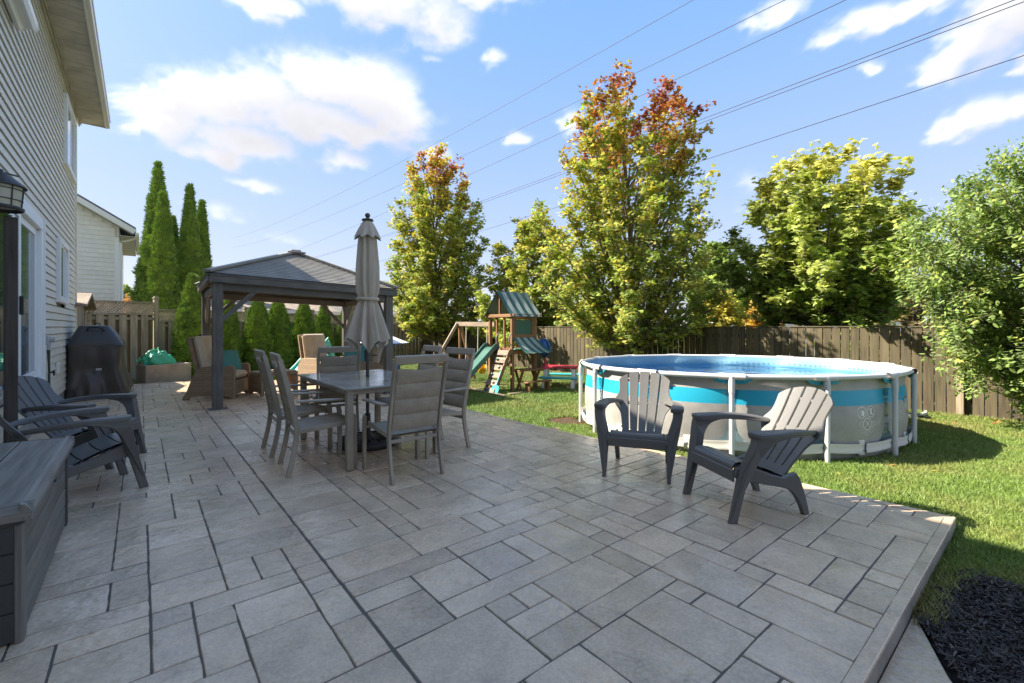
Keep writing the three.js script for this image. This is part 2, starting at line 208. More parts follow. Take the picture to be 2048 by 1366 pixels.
const concreteTone = [[.86, .65, .455], [.85, .64, .448], [.87, .66, .465], [.855, .645, .455]].map((c, i) => std([c[0] * 0.97, c[1] * 0.95, c[2] * 0.92], 0.52, { map: concreteMap, bumpMap: concreteBump, bumpScale: 0.015, roughnessMap: concreteRough, specularIntensity: 0.9, name: 'stamped_concrete_' + i }));
const M = {
  joint: std([.125, .105, .085], 0.9, { name: 'dark_joint' }),
  slabSide: std([.42, .36, .29], 0.9, { map: softNoise, bumpMap: fineNoise, bumpScale: 0.003, name: 'concrete_edge' }),
  soil: std([.13, .155, .04], 1, { map: soilMap, bumpMap: soilMap, bumpScale: 0.02, name: 'turf_soil' }),
  siding: std([.79, .75, .63], 0.5, { map: sidingMap, name: 'vinyl_siding' }),
  sidingCore: std([.2, .21, .21], 0.9, { name: 'wall_core' }),
  cream: std([.90, .86, .78], 0.6, { map: sidingMap, name: 'cream_siding' }),
  soffit: std([.66, .61, .53], 0.6, { map: softNoise, name: 'soffit' }),
  white: std([.8, .81, .81], 0.35, { name: 'white_vinyl' }),
  fascia: std([.74, .71, .66], 0.4, { name: 'fascia_metal' }),
  foundation: std([.42, .41, .39], 0.95, { map: softNoise, bumpMap: fineNoise, bumpScale: 0.004 }),
  pane: std([.75, .8, .82], 0.02, { transmission: 1, thickness: 0, ior: 1.5, name: 'window_pane' }),
  room: std([.10, .10, .10], 0.9),
  curtain: std([.72, .74, .74], 0.9, { map: lightWeave }),
  shingle: std([.20, .18, .165], 0.95, { map: softNoise, bumpMap: fineNoise, bumpScale: 0.008 }),
  shingleTan: std([.36, .29, .22], 0.95, { map: softNoise, bumpMap: fineNoise, bumpScale: 0.008 }),
  black: std([.018, .018, .019], 0.5),
  iron: std([.025, .024, .023], 0.45, { bumpMap: fineNoise, bumpScale: 0.001 }),
  resin: std([.125, .119, .111], 0.42, { bumpMap: fineNoise, bumpScale: 0.0007, name: 'charcoal_resin' }),
  boxTop: std([.37, .34, .30], 0.55, { map: woodMap, bumpMap: woodBump, bumpScale: 0.0012, name: 'grey_resin_board' }),
  boxSide: std([.31, .285, .245], 0.6, { map: woodMap, bumpMap: woodBump, bumpScale: 0.0012, name: 'taupe_resin_board' }),
  boxFrame: std([.05, .047, .043], 0.6, { bumpMap: fineNoise, bumpScale: 0.001 }),
  taupeMetal: std([.47, .395, .305], 0.38, { map: softNoise, name: 'powder_coated_aluminium' }),
  tableTop: std([.56, .52, .46], 0.1, { map: softNoise, bumpMap: fineNoise, bumpScale: 0.0004, name: 'table_top' }),
  sling: std([.54, .455, .355], 0.85, { map: slingMap, bumpMap: weave, bumpScale: 0.0012, name: 'sling_fabric' }),
  canopy: std([.67, .58, .465], 0.9, { map: lightWeave, bumpMap: weave, bumpScale: 0.0006, name: 'umbrella_cloth' }),
  pole: std([.07, .062, .055], 0.4),
  gazebo: std([.165, .15, .135], 0.5, { map: softNoise, bumpMap: fineNoise, bumpScale: 0.0006, name: 'gazebo_metal' }),
  gazeboRoof: std([.35, .325, .285], 0.5, { map: softNoise, name: 'gazebo_roof_steel' }),
  wicker: std([.52, .39, .27], 0.7, { map: wickerMap, bumpMap: wickerBump, bumpScale: 0.004, name: 'wicker' }),
  cushion: std([.72, .60, .46], 0.95, { map: lightWeave, bumpMap: weave, bumpScale: 0.0008, name: 'beige_cushion' }),
  teal: std([.10, .34, .34], 0.9, { map: lightWeave, bumpMap: weave, bumpScale: 0.0008, name: 'teal_pillow' }),
  cover: std([.06, .056, .052], 0.36, { bumpMap: fineNoise, bumpScale: 0.0012, name: 'black_vinyl' }),
  coverLow: std([.07, .058, .05], 0.38, { bumpMap: fineNoise, bumpScale: 0.0015, name: 'black_cloth' }),
  strap: std([.06, .07, .07], 0.6),
  buckle: std([.42, .42, .42], 0.4),
  planter: std([.46, .365, .275], 0.8, { map: softNoise, bumpMap: fineNoise, bumpScale: 0.002 }),
  green: std([.05, .37, .19], 0.45, { bumpMap: fineNoise, bumpScale: 0.001, name: 'green_tarp' }),
  poolGrey: std([.54, .515, .48], 0.5, { map: softNoise, name: 'pool_vinyl' }),
  poolBlue: std([.02, .36, .52], 0.35, { name: 'blue_band' }),
  poolWhite: std([.62, .615, .61], 0.3, { name: 'white_tube' }),
  poolLiner: std([.16, .42, .60], 0.5, { name: 'pool_liner' }), linerTop: std([.25, .47, .60], 0.5, { name: 'liner_top' }),
  water: std([.6, .85, .95], 0.03, { transmission: 1, thickness: 1, ior: 1.33, attenuationColor: new THREE.Color(.15, .62, .85), attenuationDistance: 0.7, bumpMap: waterBump, bumpScale: 0.05, name: 'pool_water' }),
  poolBelt: std([.74, .70, .63], 0.6, { name: 'pool_belt' }),
  cedarWood: std([.44, .22, .095], 0.7, { map: woodMap, bumpMap: woodBump, bumpScale: 0.001, name: 'stained_cedar' }),
  paleWood: std([.52, .40, .29], 0.85, { map: woodMap, bumpMap: woodBump, bumpScale: 0.0015, name: 'pale_cedar' }),
  slide: std([.045, .13, .095], 0.35, { name: 'green_plastic' }),
  yellow: std([.75, .42, .02], 0.4), red: std([.55, .035, .06], 0.4), blue: std([.02, .10, .30], 0.35), tealPlastic: std([.05, .42, .46], 0.45), mint: std([.12, .48, .38], 0.45),
  offWhite: std([.72, .69, .64], 0.5), greyPlastic: std([.3, .3, .29], 0.5), rope: std([.6, .57, .5], 0.9), clothWhite: std([.75, .77, .82], 0.85),
  bark: std([.20, .165, .135], 0.95, { map: barkMap, bumpMap: barkMap, bumpScale: 0.01, name: 'bark' }),
  twig: std([.2, .155, .11], 0.95),
  leaf: std([1, 1, 1], 0.9, { transmission: 0.45, thickness: 0, specularIntensity: 0.6, name: 'leaf' }),
  needle: std([1, 1, 1], 0.75, { transmission: 0.15, thickness: 0, name: 'needle' }),
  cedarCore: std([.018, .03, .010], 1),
  blade: std([1, 1, 1], 0.6, { transmission: 0.42, thickness: 0, name: 'grass_blade' }),
  mulchBase: std([.012, .010, .009], 1),
  chip: std([1, 1, 1], 0.7, { name: 'mulch_chip' }),
  dirt: std([.16, .075, .035], 1, { map: soilMap, bumpMap: soilMap, bumpScale: 0.03 }),
  wire: std([.05, .05, .055], 0.6),
  hose: std([.03, .04, .04], 0.5), brass: std([.3, .24, .14], 0.4, { metalness: 0.6 }),
  glassLamp: std([.62, .58, .46], 0.35, { transmission: 0.25, thickness: 0 }),
  lampMetal: std([.045, .04, .037], 0.5),
  postWood: std([.12, .10, .082], 0.8, { map: woodMap, bumpMap: woodBump, bumpScale: 0.001 }),
};
const fenceTone = [[.20, .16, .092], [.172, .137, .08], [.225, .18, .108], [.18, .147, .084], [.155, .127, .077]].map((c) => std(c, 0.9, { map: woodMap, bumpMap: woodBump, bumpScale: 0.002, name: 'fence_wood' }));
const greyFence = [[.70, .555, .40], [.63, .51, .38], [.74, .59, .43], [.57, .46, .345]].map((c) => std(c, 0.9, { map: woodMap, bumpMap: woodBump, bumpScale: 0.002, name: 'grey_fence_wood' }));
// ---------- the ground ----------
struct('lawn', uvBox(at(new THREE.PlaneGeometry(900, 900), [0, LAWN - 0.006, 0], [0, -Math.PI / 2, 0])), M.soil);

// ---------- the stamped patio ----------
const EDGE = [[0.47, 4.37], [1.2, 4.33], [2.4, 4.29], [3.5, 4.18], [4.7, 4.09], [6, 4.06], [8, 4.12], [10, 4.3], [12.6, 4.5]];
const edgeV = (u) => { for (let i = 1; i < EDGE.length; i++) if (u <= EDGE[i][0]) { const [a, b] = EDGE[i - 1], [c, d] = EDGE[i]; return b + (d - b) * clamp((u - a) / (c - a)); } return 4.5; };
const farU = (v) => v < 0.8 ? 13.6 : v < 2.2 ? mix(13.6, 12.4, (v - 0.8) / 1.4) : 12.4;
const patio = world('patio', null, null); patio.userData.kind = 'structure';
{
  const outline = [[0.47, -1.05], ...EDGE.map(([u, v]) => [u, v]).filter(([u]) => u < 12.4), [12.4, 4.48], [12.4, 2.2], [13.6, 0.8], [13.6, -1.05]];
  const flat = (pts) => pts.map(([u, v]) => [v, -u]);         // shape x = v, y = -u; laid down it lands on world x, z
  const lay = (g, y) => { g.applyMatrix4(new THREE.Matrix4().makeRotationX(Math.PI / 2)); g.translate(0, y, 0); return g; };
  part(patio, 'concrete_base', lay(ext(flat(outline), 0.16, 0.006), -0.1), M.slabSide);
  const inset = [[0.516, -1.04], ...EDGE.map(([u, v]) => [Math.max(u, 0.516), v - 0.075]).filter(([u]) => u < 12.3), [12.3, 4.4], [12.3, 2.2], [13.5, 0.78], [13.5, -1.04]];
  const s = new THREE.Shape(flat(outline).map((p) => new THREE.Vector2(...p))); s.holes.push(new THREE.Path(flat(inset).map((p) => new THREE.Vector2(...p))));
  part(patio, 'smooth_edge', lay(clean(new THREE.ExtrudeGeometry(s, { depth: 0.014, bevelEnabled: true, bevelThickness: 0.004, bevelSize: 0.004, bevelOffset: -0.004, bevelSegments: 1 })), -0.002), concreteTone[1]);
  part(patio, 'mortar_bed', lay(clean(new THREE.ShapeGeometry(new THREE.Shape(flat(inset).map((p) => new THREE.Vector2(...p))))), -0.0035), M.joint);

  const r = rng(4), G = 0.153, U0 = 2.66, V0 = 0.8, slabs = [];
  const sizes = [[2, 2, 7], [2, 3, 6], [3, 2, 4], [3, 3, 1.5], [2, 4, 2], [1, 2, 4], [2, 1, 3], [1, 3, 4], [1, 1, 1], [1, 4, 3], [1, 5, 1.5]];
  const fill = (uA, uB, vA, vB) => {                          // cells counted from the two saw cuts
    const taken = new Set(), key = (a, b) => a * 1000 + b;
    for (let a = uA; a < uB; a++) for (let b = vA; b < vB; b++) {
      if (taken.has(key(a, b))) continue;
      const fit = sizes.filter(([m, n]) => { if (a + m > uB || b + n > vB) return false; for (let i = 0; i < m; i++) for (let j = 0; j < n; j++) if (taken.has(key(a + i, b + j))) return false; return true; });
      let k = r() * fit.reduce((q, f) => q + f[2], 0), f = [1, 1]; for (const c of fit) { k -= c[2]; if (k <= 0) { f = c; break; } }
      for (let i = 0; i < f[0]; i++) for (let j = 0; j < f[1]; j++) taken.add(key(a + i, b + j));
      slabs.push([U0 + a * G, U0 + (a + f[0]) * G, V0 + b * G, V0 + (b + f[1]) * G]);
    }
  };
  fill(-14, 0, -12, 0); fill(-14, 0, 0, 12); fill(-14, 0, 12, 24); fill(0, 72, -12, 0); fill(0, 72, 0, 24);
  const make = ([u0, u1, v0, v1]) => {
    const gap = 0.003, cut = (v) => Math.abs(v - V0) < 1e-3 || Math.abs(v - (V0 + 12 * G)) < 1e-3 && u0 < U0 ? 0.003 : 0;
    u0 = Math.max(u0 + gap, 0.5175); v0 = Math.max(v0 + gap + cut(v0), -1.04); const far = farU((v0 + v1) / 2) - 0.1; u1 = Math.min(u1 - gap, far);
    if (u1 - u0 < 0.02) return null;
    const a = Math.min(v1 - gap - cut(v1), edgeV(u0) - 0.078), b = Math.min(v1 - gap - cut(v1), edgeV(u1) - 0.078); if (Math.min(a, b) - v0 < 0.012) return null;
    const c = [[u0, v0], [u1, v0], [u1, b], [u0, a]], ring = [], y = (r() - 0.5) * 0.003, tu = (r() - 0.5) * 0.006, tv = (r() - 0.5) * 0.006, cu = (u0 + u1) / 2, cv = (v0 + v1) / 2;
    for (let i = 0; i < 4; i++) { const p = c[i], q = c[(i + 1) % 4], L = Math.hypot(q[0] - p[0], q[1] - p[1]), n = Math.max(1, Math.round(L / 0.085)); for (let k = 0; k < n; k++) { const t = k / n, w = k ? r() * r() * 0.0055 : 0.001, nx = (q[1] - p[1]) / L, ny = -(q[0] - p[0]) / L; const x = p[0] + (q[0] - p[0]) * t - nx * w * -1, z = p[1] + (q[1] - p[1]) * t - ny * w * -1; ring.push([x + (cu - x) * (k ? 0 : 0.006), z + (cv - z) * (k ? 0 : 0.006)]); } }
    const P = [], UV = [], o = [r() * 7, r() * 7], n = ring.length, hy = (u, v) => y + (u - cu) * tu + (v - cv) * tv;
    const add = (u, v, yy) => { P.push(v, yy, -u); UV.push(v + o[0], u + o[1]); };
    for (let i = 0; i < n; i++) {
      const p = ring[i], q = ring[(i + 1) % n], s = 0.0045, inn = (m) => { const dx = cu - m[0], dz = cv - m[1]; return [m[0] + Math.sign(dx) * Math.min(s, Math.abs(dx)), m[1] + Math.sign(dz) * Math.min(s, Math.abs(dz))]; }, pi = inn(p), qi = inn(q), ya = hy(...pi), yb = hy(...qi), yc = hy(cu, cv);
      add(cu, cv, yc); add(...qi, yb); add(...pi, ya);
      add(...pi, ya); add(...qi, yb); add(...q, yb - 0.006); add(...pi, ya); add(...q, yb - 0.006); add(...p, ya - 0.006);
      add(...p, ya - 0.006); add(...q, yb - 0.006); add(...q, -0.02); add(...p, ya - 0.006); add(...q, -0.02); add(...p, -0.02);
    }
    const g = new THREE.BufferGeometry(); g.setAttribute('position', new THREE.BufferAttribute(new Float32Array(P), 3)); g.setAttribute('uv', new THREE.BufferAttribute(new Float32Array(UV), 2)); g.computeVertexNormals();
    const X = -Math.sin(YAW) * cu + Math.cos(YAW) * cv, Z = Math.cos(YAW) * cu + Math.sin(YAW) * cv, out = Z < 1.5 || Math.abs(X / Z) > 1.2 ? 0.02 : 1;
    return { g, m: Math.floor(r() * 4), score: out * (u1 - u0) * (b - v0) / Math.pow(Math.max(Z, 1), 3) };
  };
  const all = slabs.map(make).filter(Boolean).sort((a, b) => b.score - a.score);
  for (const s of all.slice(0, 300)) part(patio, 'paving_slab', s.g, concreteTone[s.m]);
  const rest = all.slice(300);
  for (let k = 0; k < 2; k++) { const l = rest.filter((s) => s.m % 2 === k).map((s) => s.g); if (l.length) tag(part(patio, 'paving', l, concreteTone[k]), null, null, null, 'stuff'); }
}
{ // the lower slab beside the mulch
  const pts = [[0.45, 2.93], [0.30, 2.54], [-0.6, 0.9], [-3.5, -1.05], [0.45, -1.05]], q = world('path', null, null); q.userData.kind = 'structure';
  const f = (a, y) => { const g = ext(a.map(([u, v]) => [v, -u]), 0.05, 0.005); g.applyMatrix4(new THREE.Matrix4().makeRotationX(Math.PI / 2)); g.translate(0, y, 0); return uvBox(g, 1.7); };
  part(q, 'paving_slab', f([[0.466, 2.95], [0.295, 2.53], [0.18, 2.32], [0.466, 2.12]], -0.118), concreteTone[0]);
  part(q, 'paving_slab', f([[0.466, 2.11], [0.175, 2.31], [-0.1, 1.82], [0.466, 1.45]], -0.119), concreteTone[2]);
  part(q, 'paving_slab', f([[0.466, 1.44], [-0.105, 1.81], [-0.6, 0.9], [-3.5, -1.05], [0.466, -1.05]], -0.118), concreteTone[1]);
}

// ---------- the house on the left ----------
const WALL = -1.05, CORNER = 13.05, EAVE = 5.75;
function board(len, h, lap = 0.015) { return uvBox(ext([[0, 0], [lap, 0.0], [lap, 0.008], [0.004, h], [0, h]], len, 0), ((boxSeed += 0.618) % 1) * 4); }
function windowOn(parent, u0, u1, y0, y1, v, split) {          // a white slider in a wall that faces +v
  const w = u1 - u0, h = y1 - y0, um = (u0 + u1) / 2, ym = (y0 + y1) / 2, t = 0.075, f = [];
  for (const [a, b, c, d] of [[w, t, 0, h / 2 - t / 2], [w, t, 0, -h / 2 + t / 2], [t, h - 2 * t, -w / 2 + t / 2, 0], [t, h - 2 * t, w / 2 - t / 2, 0]]) f.push(bx(0.075, b, a, [v + 0.022, ym + d, -(um + c)], [0, 0, 0], 0.006));
  const win = part(parent, 'window', f, M.white), s = 0.035, hw = (w - 2 * t) / 2;
  for (const k of [0, 1]) {
    const c = -w / 2 + t + hw * (k + 0.5) + (k ? -0.012 : 0.012), g = [], dv = v + (k ? 0.012 : 0.034);
    for (const [a, b, e, d] of [[hw, s, 0, h / 2 - t - s / 2], [hw, s, 0, -h / 2 + t + s / 2], [s, h - 2 * t - 2 * s, -hw / 2 + s / 2, 0], [s, h - 2 * t - 2 * s, hw / 2 - s / 2, 0]]) g.push(bx(0.022, b, a, [dv, ym + d, -(um + c + e)], [0, 0, 0], 0.003));
    part(win, 'sash', g, M.white); part(win, 'pane', bx(0.006, h - 2 * t - 2 * s, hw - 2 * s, [dv, ym, -(um + c)], [0, 0, 0], 0.001), M.pane);
  }
  part(win, 'blind', bx(0.006, h - 2 * t, w - 2 * t, [v - 0.028, ym, -um]), M.curtain);
  return win;
}
{
  const h = world('house', 'two storey house clad in grey green horizontal siding along the left edge', 'house');
  part(h, 'wall', [bx(8, EAVE + 0.17, CORNER + 7.9, [WALL - 4.045, EAVE / 2 - 0.085, -(CORNER - 8) / 2 + 0.05], [0, 0, 0], 0.01)], M.sidingCore);
  part(h, 'foundation', bx(0.05, 0.42, CORNER + 7.9, [WALL - 0.03, 0.03, -(CORNER - 8) / 2], [0, 0, 0], 0.004), M.foundation);
  const open = [[11.1, 12.65, 4.19, 5.43], [10.2, 11.35, 1.72, 2.75], [5.6, 8.55, 0.6, 2.73]], C = 0.112;
  for (let y = 0.2, k = 0; y < EAVE - 0.04; y += C, k++) {
    let segs = [[-2, CORNER - 0.05]];
    for (const [a, b, c, d] of open) if (y + C * 0.6 > c && y + C * 0.4 < d) segs = segs.flatMap(([p, q]) => (b <= p || a >= q ? [[p, q]] : [[p, a], [b, q]].filter(([m, n]) => n - m > 0.02)));
    const hh = Math.min(C, EAVE - y);
    for (const [p, q] of segs) part(h, 'siding_board', at(board(q - p, hh - 0.009, 0.019), [WALL - 0.002, y + 0.004, -(p + q) / 2]), M.siding);  // gaps let the dark core stand in for shadow lines under the laps
  }
  part(h, 'corner_trim', [bx(0.035, EAVE - 0.2, 0.07, [WALL + 0.012, EAVE / 2 + 0.1, -CORNER + 0.016], [0, 0, 0], 0.004), bx(0.08, EAVE - 0.2, 0.03, [WALL - 0.05, EAVE / 2 + 0.1, -CORNER - 0.02], [0, 0, 0], 0.004)], M.siding);
  windowOn(h, ...[11.1, 12.65, 4.19, 5.43], WALL + 0.005); windowOn(h, ...[10.2, 11.35, 1.72, 2.75], WALL + 0.005);
  { // sliding patio door
    const u0 = 5.6, u1 = 8.55, y0 = 0.6, y1 = 2.73, w = u1 - u0, um = (u0 + u1) / 2, ym = (y0 + y1) / 2, t = 0.15, f = [], v = WALL + 0.02;
    f.push(bx(0.09, t, w, [v, y1 - t / 2, -um], [0, 0, 0], 0.008), bx(0.09, 0.07, w, [v, y0 + 0.035, -um], [0, 0, 0], 0.008));
    for (const s of [-1, 1]) f.push(bx(0.09, y1 - y0 - t - 0.07, t, [v, (y0 + 0.07 + y1 - t) / 2, -(um + s * (w - t) / 2)], [0, 0, 0], 0.008));
    for (const s of [-1, 1]) f.push(bx(0.12, y1 - y0 + 0.02, 0.03, [v, ym, -(um + s * (w / 2 + 0.0))], [0, 0, 0], 0.006));
    const d = part(h, 'door', f, M.white), pw = (w - 2 * t) / 2 + 0.04, ph = y1 - y0 - t - 0.07;
    for (const k of [0, 1]) {
      const c = um + (k ? 1 : -1) * ((w - 2 * t) / 2 - pw / 2), vv = v + (k ? -0.02 : 0.022), yc = y0 + 0.07 + ph / 2, g = [], s = 0.09;
      for (const e of [-1, 1]) g.push(bx(0.035, ph, s, [vv, yc, -(c + e * (pw - s) / 2)], [0, 0, 0], 0.004), bx(0.035, s, pw - 2 * s, [vv, yc + e * (ph - s) / 2, -c], [0, 0, 0], 0.004));
      part(d, 'sash', g, M.white); part(d, 'pane', bx(0.01, ph - 2 * s, pw - 2 * s, [vv, yc, -c], [0, 0, 0], 0.002), M.pane);
    }
    part(d, 'curtain', surf(60, 1, (s, q) => [v - 0.058 + 0.012 * Math.sin(s * 90), y0 + 0.1 + q * (y1 - y0 - 0.2), -(u0 + 1.75 + s * 1.1), s * 2, q * 2]), M.curtain);
    part(d, 'handle', bx(0.03, 0.2, 0.025, [v + 0.055, 1.55, -(um - 0.05)], [0, 0, 0], 0.006), M.black);
  }
  for (let u = 0.6; u < 13.42; u += 0.18) part(h, 'soffit_panel', bx(0.47, 0.012, 0.174, [WALL + 0.245, EAVE + 0.006 + (Math.round(u / 0.18) % 2) * 0.002, -(u + 0.087)], [0, 0, 0], 0.005), M.soffit);
  part(h, 'frieze', [bx(0.03, 0.07, 15.4, [WALL + 0.022, EAVE - 0.03, -5.9], [0, 0, 0], 0.006), bx(0.018, 0.03, 15.4, [WALL + 0.05, EAVE - 0.012, -5.9], [0, 0, 0], 0.005)], M.soffit);
  part(h, 'fascia', [bx(0.05, 0.2, 16, [WALL + 0.5, EAVE + 0.085, -5.5], [0, 0, 0], 0.006), bx(0.03, 0.05, 15.96, [WALL + 0.463, EAVE - 0.008, -5.5], [0, 0, 0], 0.005), bx(0.016, 0.05, 16.02, [WALL + 0.53, EAVE + 0.15, -5.5], [0, 0, 0], 0.004)], M.fascia);
  part(h, 'rake_board', bx(1.2, 0.2, 0.03, [WALL - 0.1, EAVE + 0.1, -13.485], [0, 0, 0], 0.004), M.fascia);
  part(h, 'roof', bx(9.2, 0.12, 21.6, [WALL - 3.86, EAVE + 1.70, -2.8], [0, 0, -0.33], 0.01), M.shingle);
  const K = [[0, 0], [0.005, -0.06], [0.05, -0.085], [0.075, -0.05], [0.115, -0.03], [0.15, -0.055], [0.175, -0.02], [0.175, 0.06], [0, 0.06]];
  const gutter = ext(K, 4.2, 0); part(h, 'gutter', at(gutter, [WALL + 0.016, 4.56, -4.95]), M.white);
  part(gutter.parent ?? h, 'gutter_end', at(ext(K.map(([a, b]) => [a * 1.04, b * 1.04]), 0.012, 0), [WALL + 0.016, 4.56, -7.056]), M.fascia);
  // what is fixed on the wall beside the covered grill
  part(h, 'hose_tap', [cyl(0.012, 0.012, 0.07, [WALL + 0.045, 0.66, -9.35], [0, 0, Math.PI / 2], 8), bx(0.02, 0.02, 0.085, [WALL + 0.075, 0.68, -9.35]), bx(0.02, 0.06, 0.02, [WALL + 0.075, 0.64, -9.35])], M.black);
  part(h, 'outlet_cover', [bx(0.055, 0.19, 0.12, [WALL + 0.03, 0.66, -10.15], [0, 0, 0], 0.02)], M.offWhite);
  part(h, 'gas_box', [bx(0.06, 0.13, 0.1, [WALL + 0.04, 1.13, -8.95], [0, 0, 0], 0.01), cyl(0.035, 0.035, 0.06, [WALL + 0.09, 1.14, -8.99], [0, 0, Math.PI / 2], 12), cyl(0.02, 0.02, 0.1, [WALL + 0.07, 1.05, -8.93], [0, 0, 0], 10)], M.buckle);
  part(h, 'gas_hose', [tube([[WALL + 0.06, 1.0, -8.93], [WALL + 0.07, 0.7, -8.95], [WALL + 0.06, 0.32, -8.98], [WALL + 0.08, 0.16, -9.1]], 0.013, 24, 6), tube([[WALL + 0.07, 1.02, -8.99], [WALL + 0.065, 0.75, -9.0], [WALL + 0.07, 0.3, -9.02]], 0.009, 20, 6)], M.hose);
}

// ---------- neighbouring houses and sheds ----------
{
  const N = 24, R = -0.66, h = world('neighbour_house', 'cream sided gable end of the neighbouring house beyond the corner of the grey green house', 'house');
  const rakeY = (v) => 5.16 - (v + 0.2) * 0.62;
  const wall = ext([[-9, -0.2], [R, -0.2], [R, rakeY(R) - 0.12], [-5, rakeY(-5) - 0.12], [-9, rakeY(-1) - 0.12]], 6, 0); part(h, 'wall', at(wall, [0, 0, -N - 3.03]), M.cream);
  for (let y = 0.2; y < 7.2; y += 0.175) { const vm = Math.min(R - 0.12, -0.2 - (y + 0.3 - 5.16) / 0.62); if (vm < -4.6) break; part(h, 'siding_board', at(board(vm + 6, 0.172, 0.014), [(vm - 6) / 2, y, -N + 0.004], [-Math.PI / 2, 0, 0]), M.cream); }
  part(h, 'corner_trim', bx(0.14, 5.1, 0.05, [R - 0.06, 2.35, -N + 0.02], [0, 0, 0], 0.006), M.white);
  const ang = Math.atan(0.62), L = 5.6;
  const rf = part(h, 'roof', bx(L, 0.08, 6.6, [-0.15 - L / 2 * Math.cos(ang), 5.27 + L / 2 * Math.sin(ang), -N - 2.9], [0, 0, -ang], 0.01), M.shingle);
  part(rf, 'rake_board', bx(L, 0.2, 0.035, [-0.16 - L / 2 * Math.cos(ang), 5.12 + L / 2 * Math.sin(ang), -N + 0.42], [0, 0, -ang], 0.006), M.fascia);
  part(rf, 'soffit', bx(L - 0.1, 0.015, 0.42, [-0.2 - L / 2 * Math.cos(ang), 5.03 + L / 2 * Math.sin(ang), -N + 0.2], [0, 0, -ang], 0.004), M.soffit);
  part(h, 'eave_soffit', bx(0.5, 0.02, 6.4, [-0.42, 4.93, -N - 2.8], [0, 0, 0], 0.004), M.soffit);
  part(h, 'gutter', [bx(0.13, 0.12, 6.5, [-0.1, 5.05, -N - 2.85], [0, 0, 0], 0.02), tube([[-0.1, 5.0, -N + 0.3], [-0.18, 4.86, -N + 0.26], [R + 0.1, 4.7, -N + 0.06], [R + 0.06, 4.4, -N + 0.06], [R + 0.06, 0, -N + 0.06]], 0.04, 30, 8)], M.fascia);
}
{
  const s = world('shed', 'small grey shed with a gable roof just past the house corner', 'shed');
  part(s, 'wall', at(ext([[13.2, -0.13], [15.1, -0.13], [15.1, 1.72], [14.15, 1.98], [13.2, 1.72]], 1.8, 0), [-1.95, 0, 0], [Math.PI / 2, 0, 0]), greyFence[3]);
  for (const k of [-1, 1]) part(s, 'roof', bx(2.2, 0.05, 1.32, [-1.95, 1.92, -14.15 - k * 0.63], [0, -k * 0.235, 0], 0.008), M.shingleTan);
  part(s, 'trim', [bx(0.03, 1.75, 0.07, [-1.03, 0.8, -15.06]), bx(0.02, 1.5, 0.02, [-1.035, 0.7, -14.5])], greyFence[2]);
}
function bungalow(name, label, [u, v], face, w, d, eave, ridge, wallM, roofM) {
  const h = thing(name, label, name === 'garden_shed' ? 'shed' : 'house', [u, v, LAWN], face), H = eave - LAWN, Rg = ridge - LAWN, ang = Math.atan2(Rg - H, d / 2 + 0.3), L = Math.hypot(Rg - H, d / 2 + 0.3);
  part(h, 'wall', at(ext([[-d / 2, 0], [d / 2, 0], [d / 2, H], [0, Rg - 0.1], [-d / 2, H]], w, 0), [0, 0, 0], [Math.PI / 2, 0, 0]), wallM);
  for (const k of [-1, 1]) { const rf = part(h, 'roof', bx(w + 0.6, 0.08, L, [0, (H + Rg) / 2, k * (d / 4 + 0.15)], [0, k * ang, 0], 0.01), roofM); part(rf, 'fascia', bx(w + 0.62, 0.16, 0.03, [0, H - 0.02, k * (d / 2 + 0.3)], [0, 0, 0], 0.005), M.fascia); }
  for (const x of [-w / 4, w / 4]) { const f = part(h, 'window', [bx(1.1, 0.08, 0.06, [x, H - 0.35, d / 2 + 0.02]), bx(1.1, 0.08, 0.06, [x, H - 1.25, d / 2 + 0.02]), bx(0.08, 0.82, 0.06, [x - 0.51, H - 0.8, d / 2 + 0.02]), bx(0.08, 0.82, 0.06, [x + 0.51, H - 0.8, d / 2 + 0.02])], M.white); part(f, 'pane', bx(0.94, 0.82, 0.02, [x, H - 0.8, d / 2 + 0.015]), M.black); }
  return h;
}
bungalow('garden_shed', 'low garden shed with a tan shingle roof behind the lattice fence and gazebo', [20.9, 4.0], [0.1, -1], 4.2, 2.6, 1.92, 2.36, greyFence[1], M.shingleTan);
bungalow('bungalow', 'pale bungalow with a low grey roof behind the closed umbrella', [31, 12.6], [-0.2, -1], 6, 6, 2.1, 3.0, M.cream, M.shingle);
bungalow('bungalow', 'white house with a wide grey shingle roof beyond the fence behind the pool', [10.3, 29.5], [-0.82, -0.57], 9, 8, 2.5, 4.3, M.cream, M.shingle);
bungalow('bungalow', 'small white house glimpsed over the fence between the playset and the tall red topped maple', [21.5, 22], [-0.75, -0.65], 5, 5, 2.1, 3.0, M.cream, M.shingleTan);

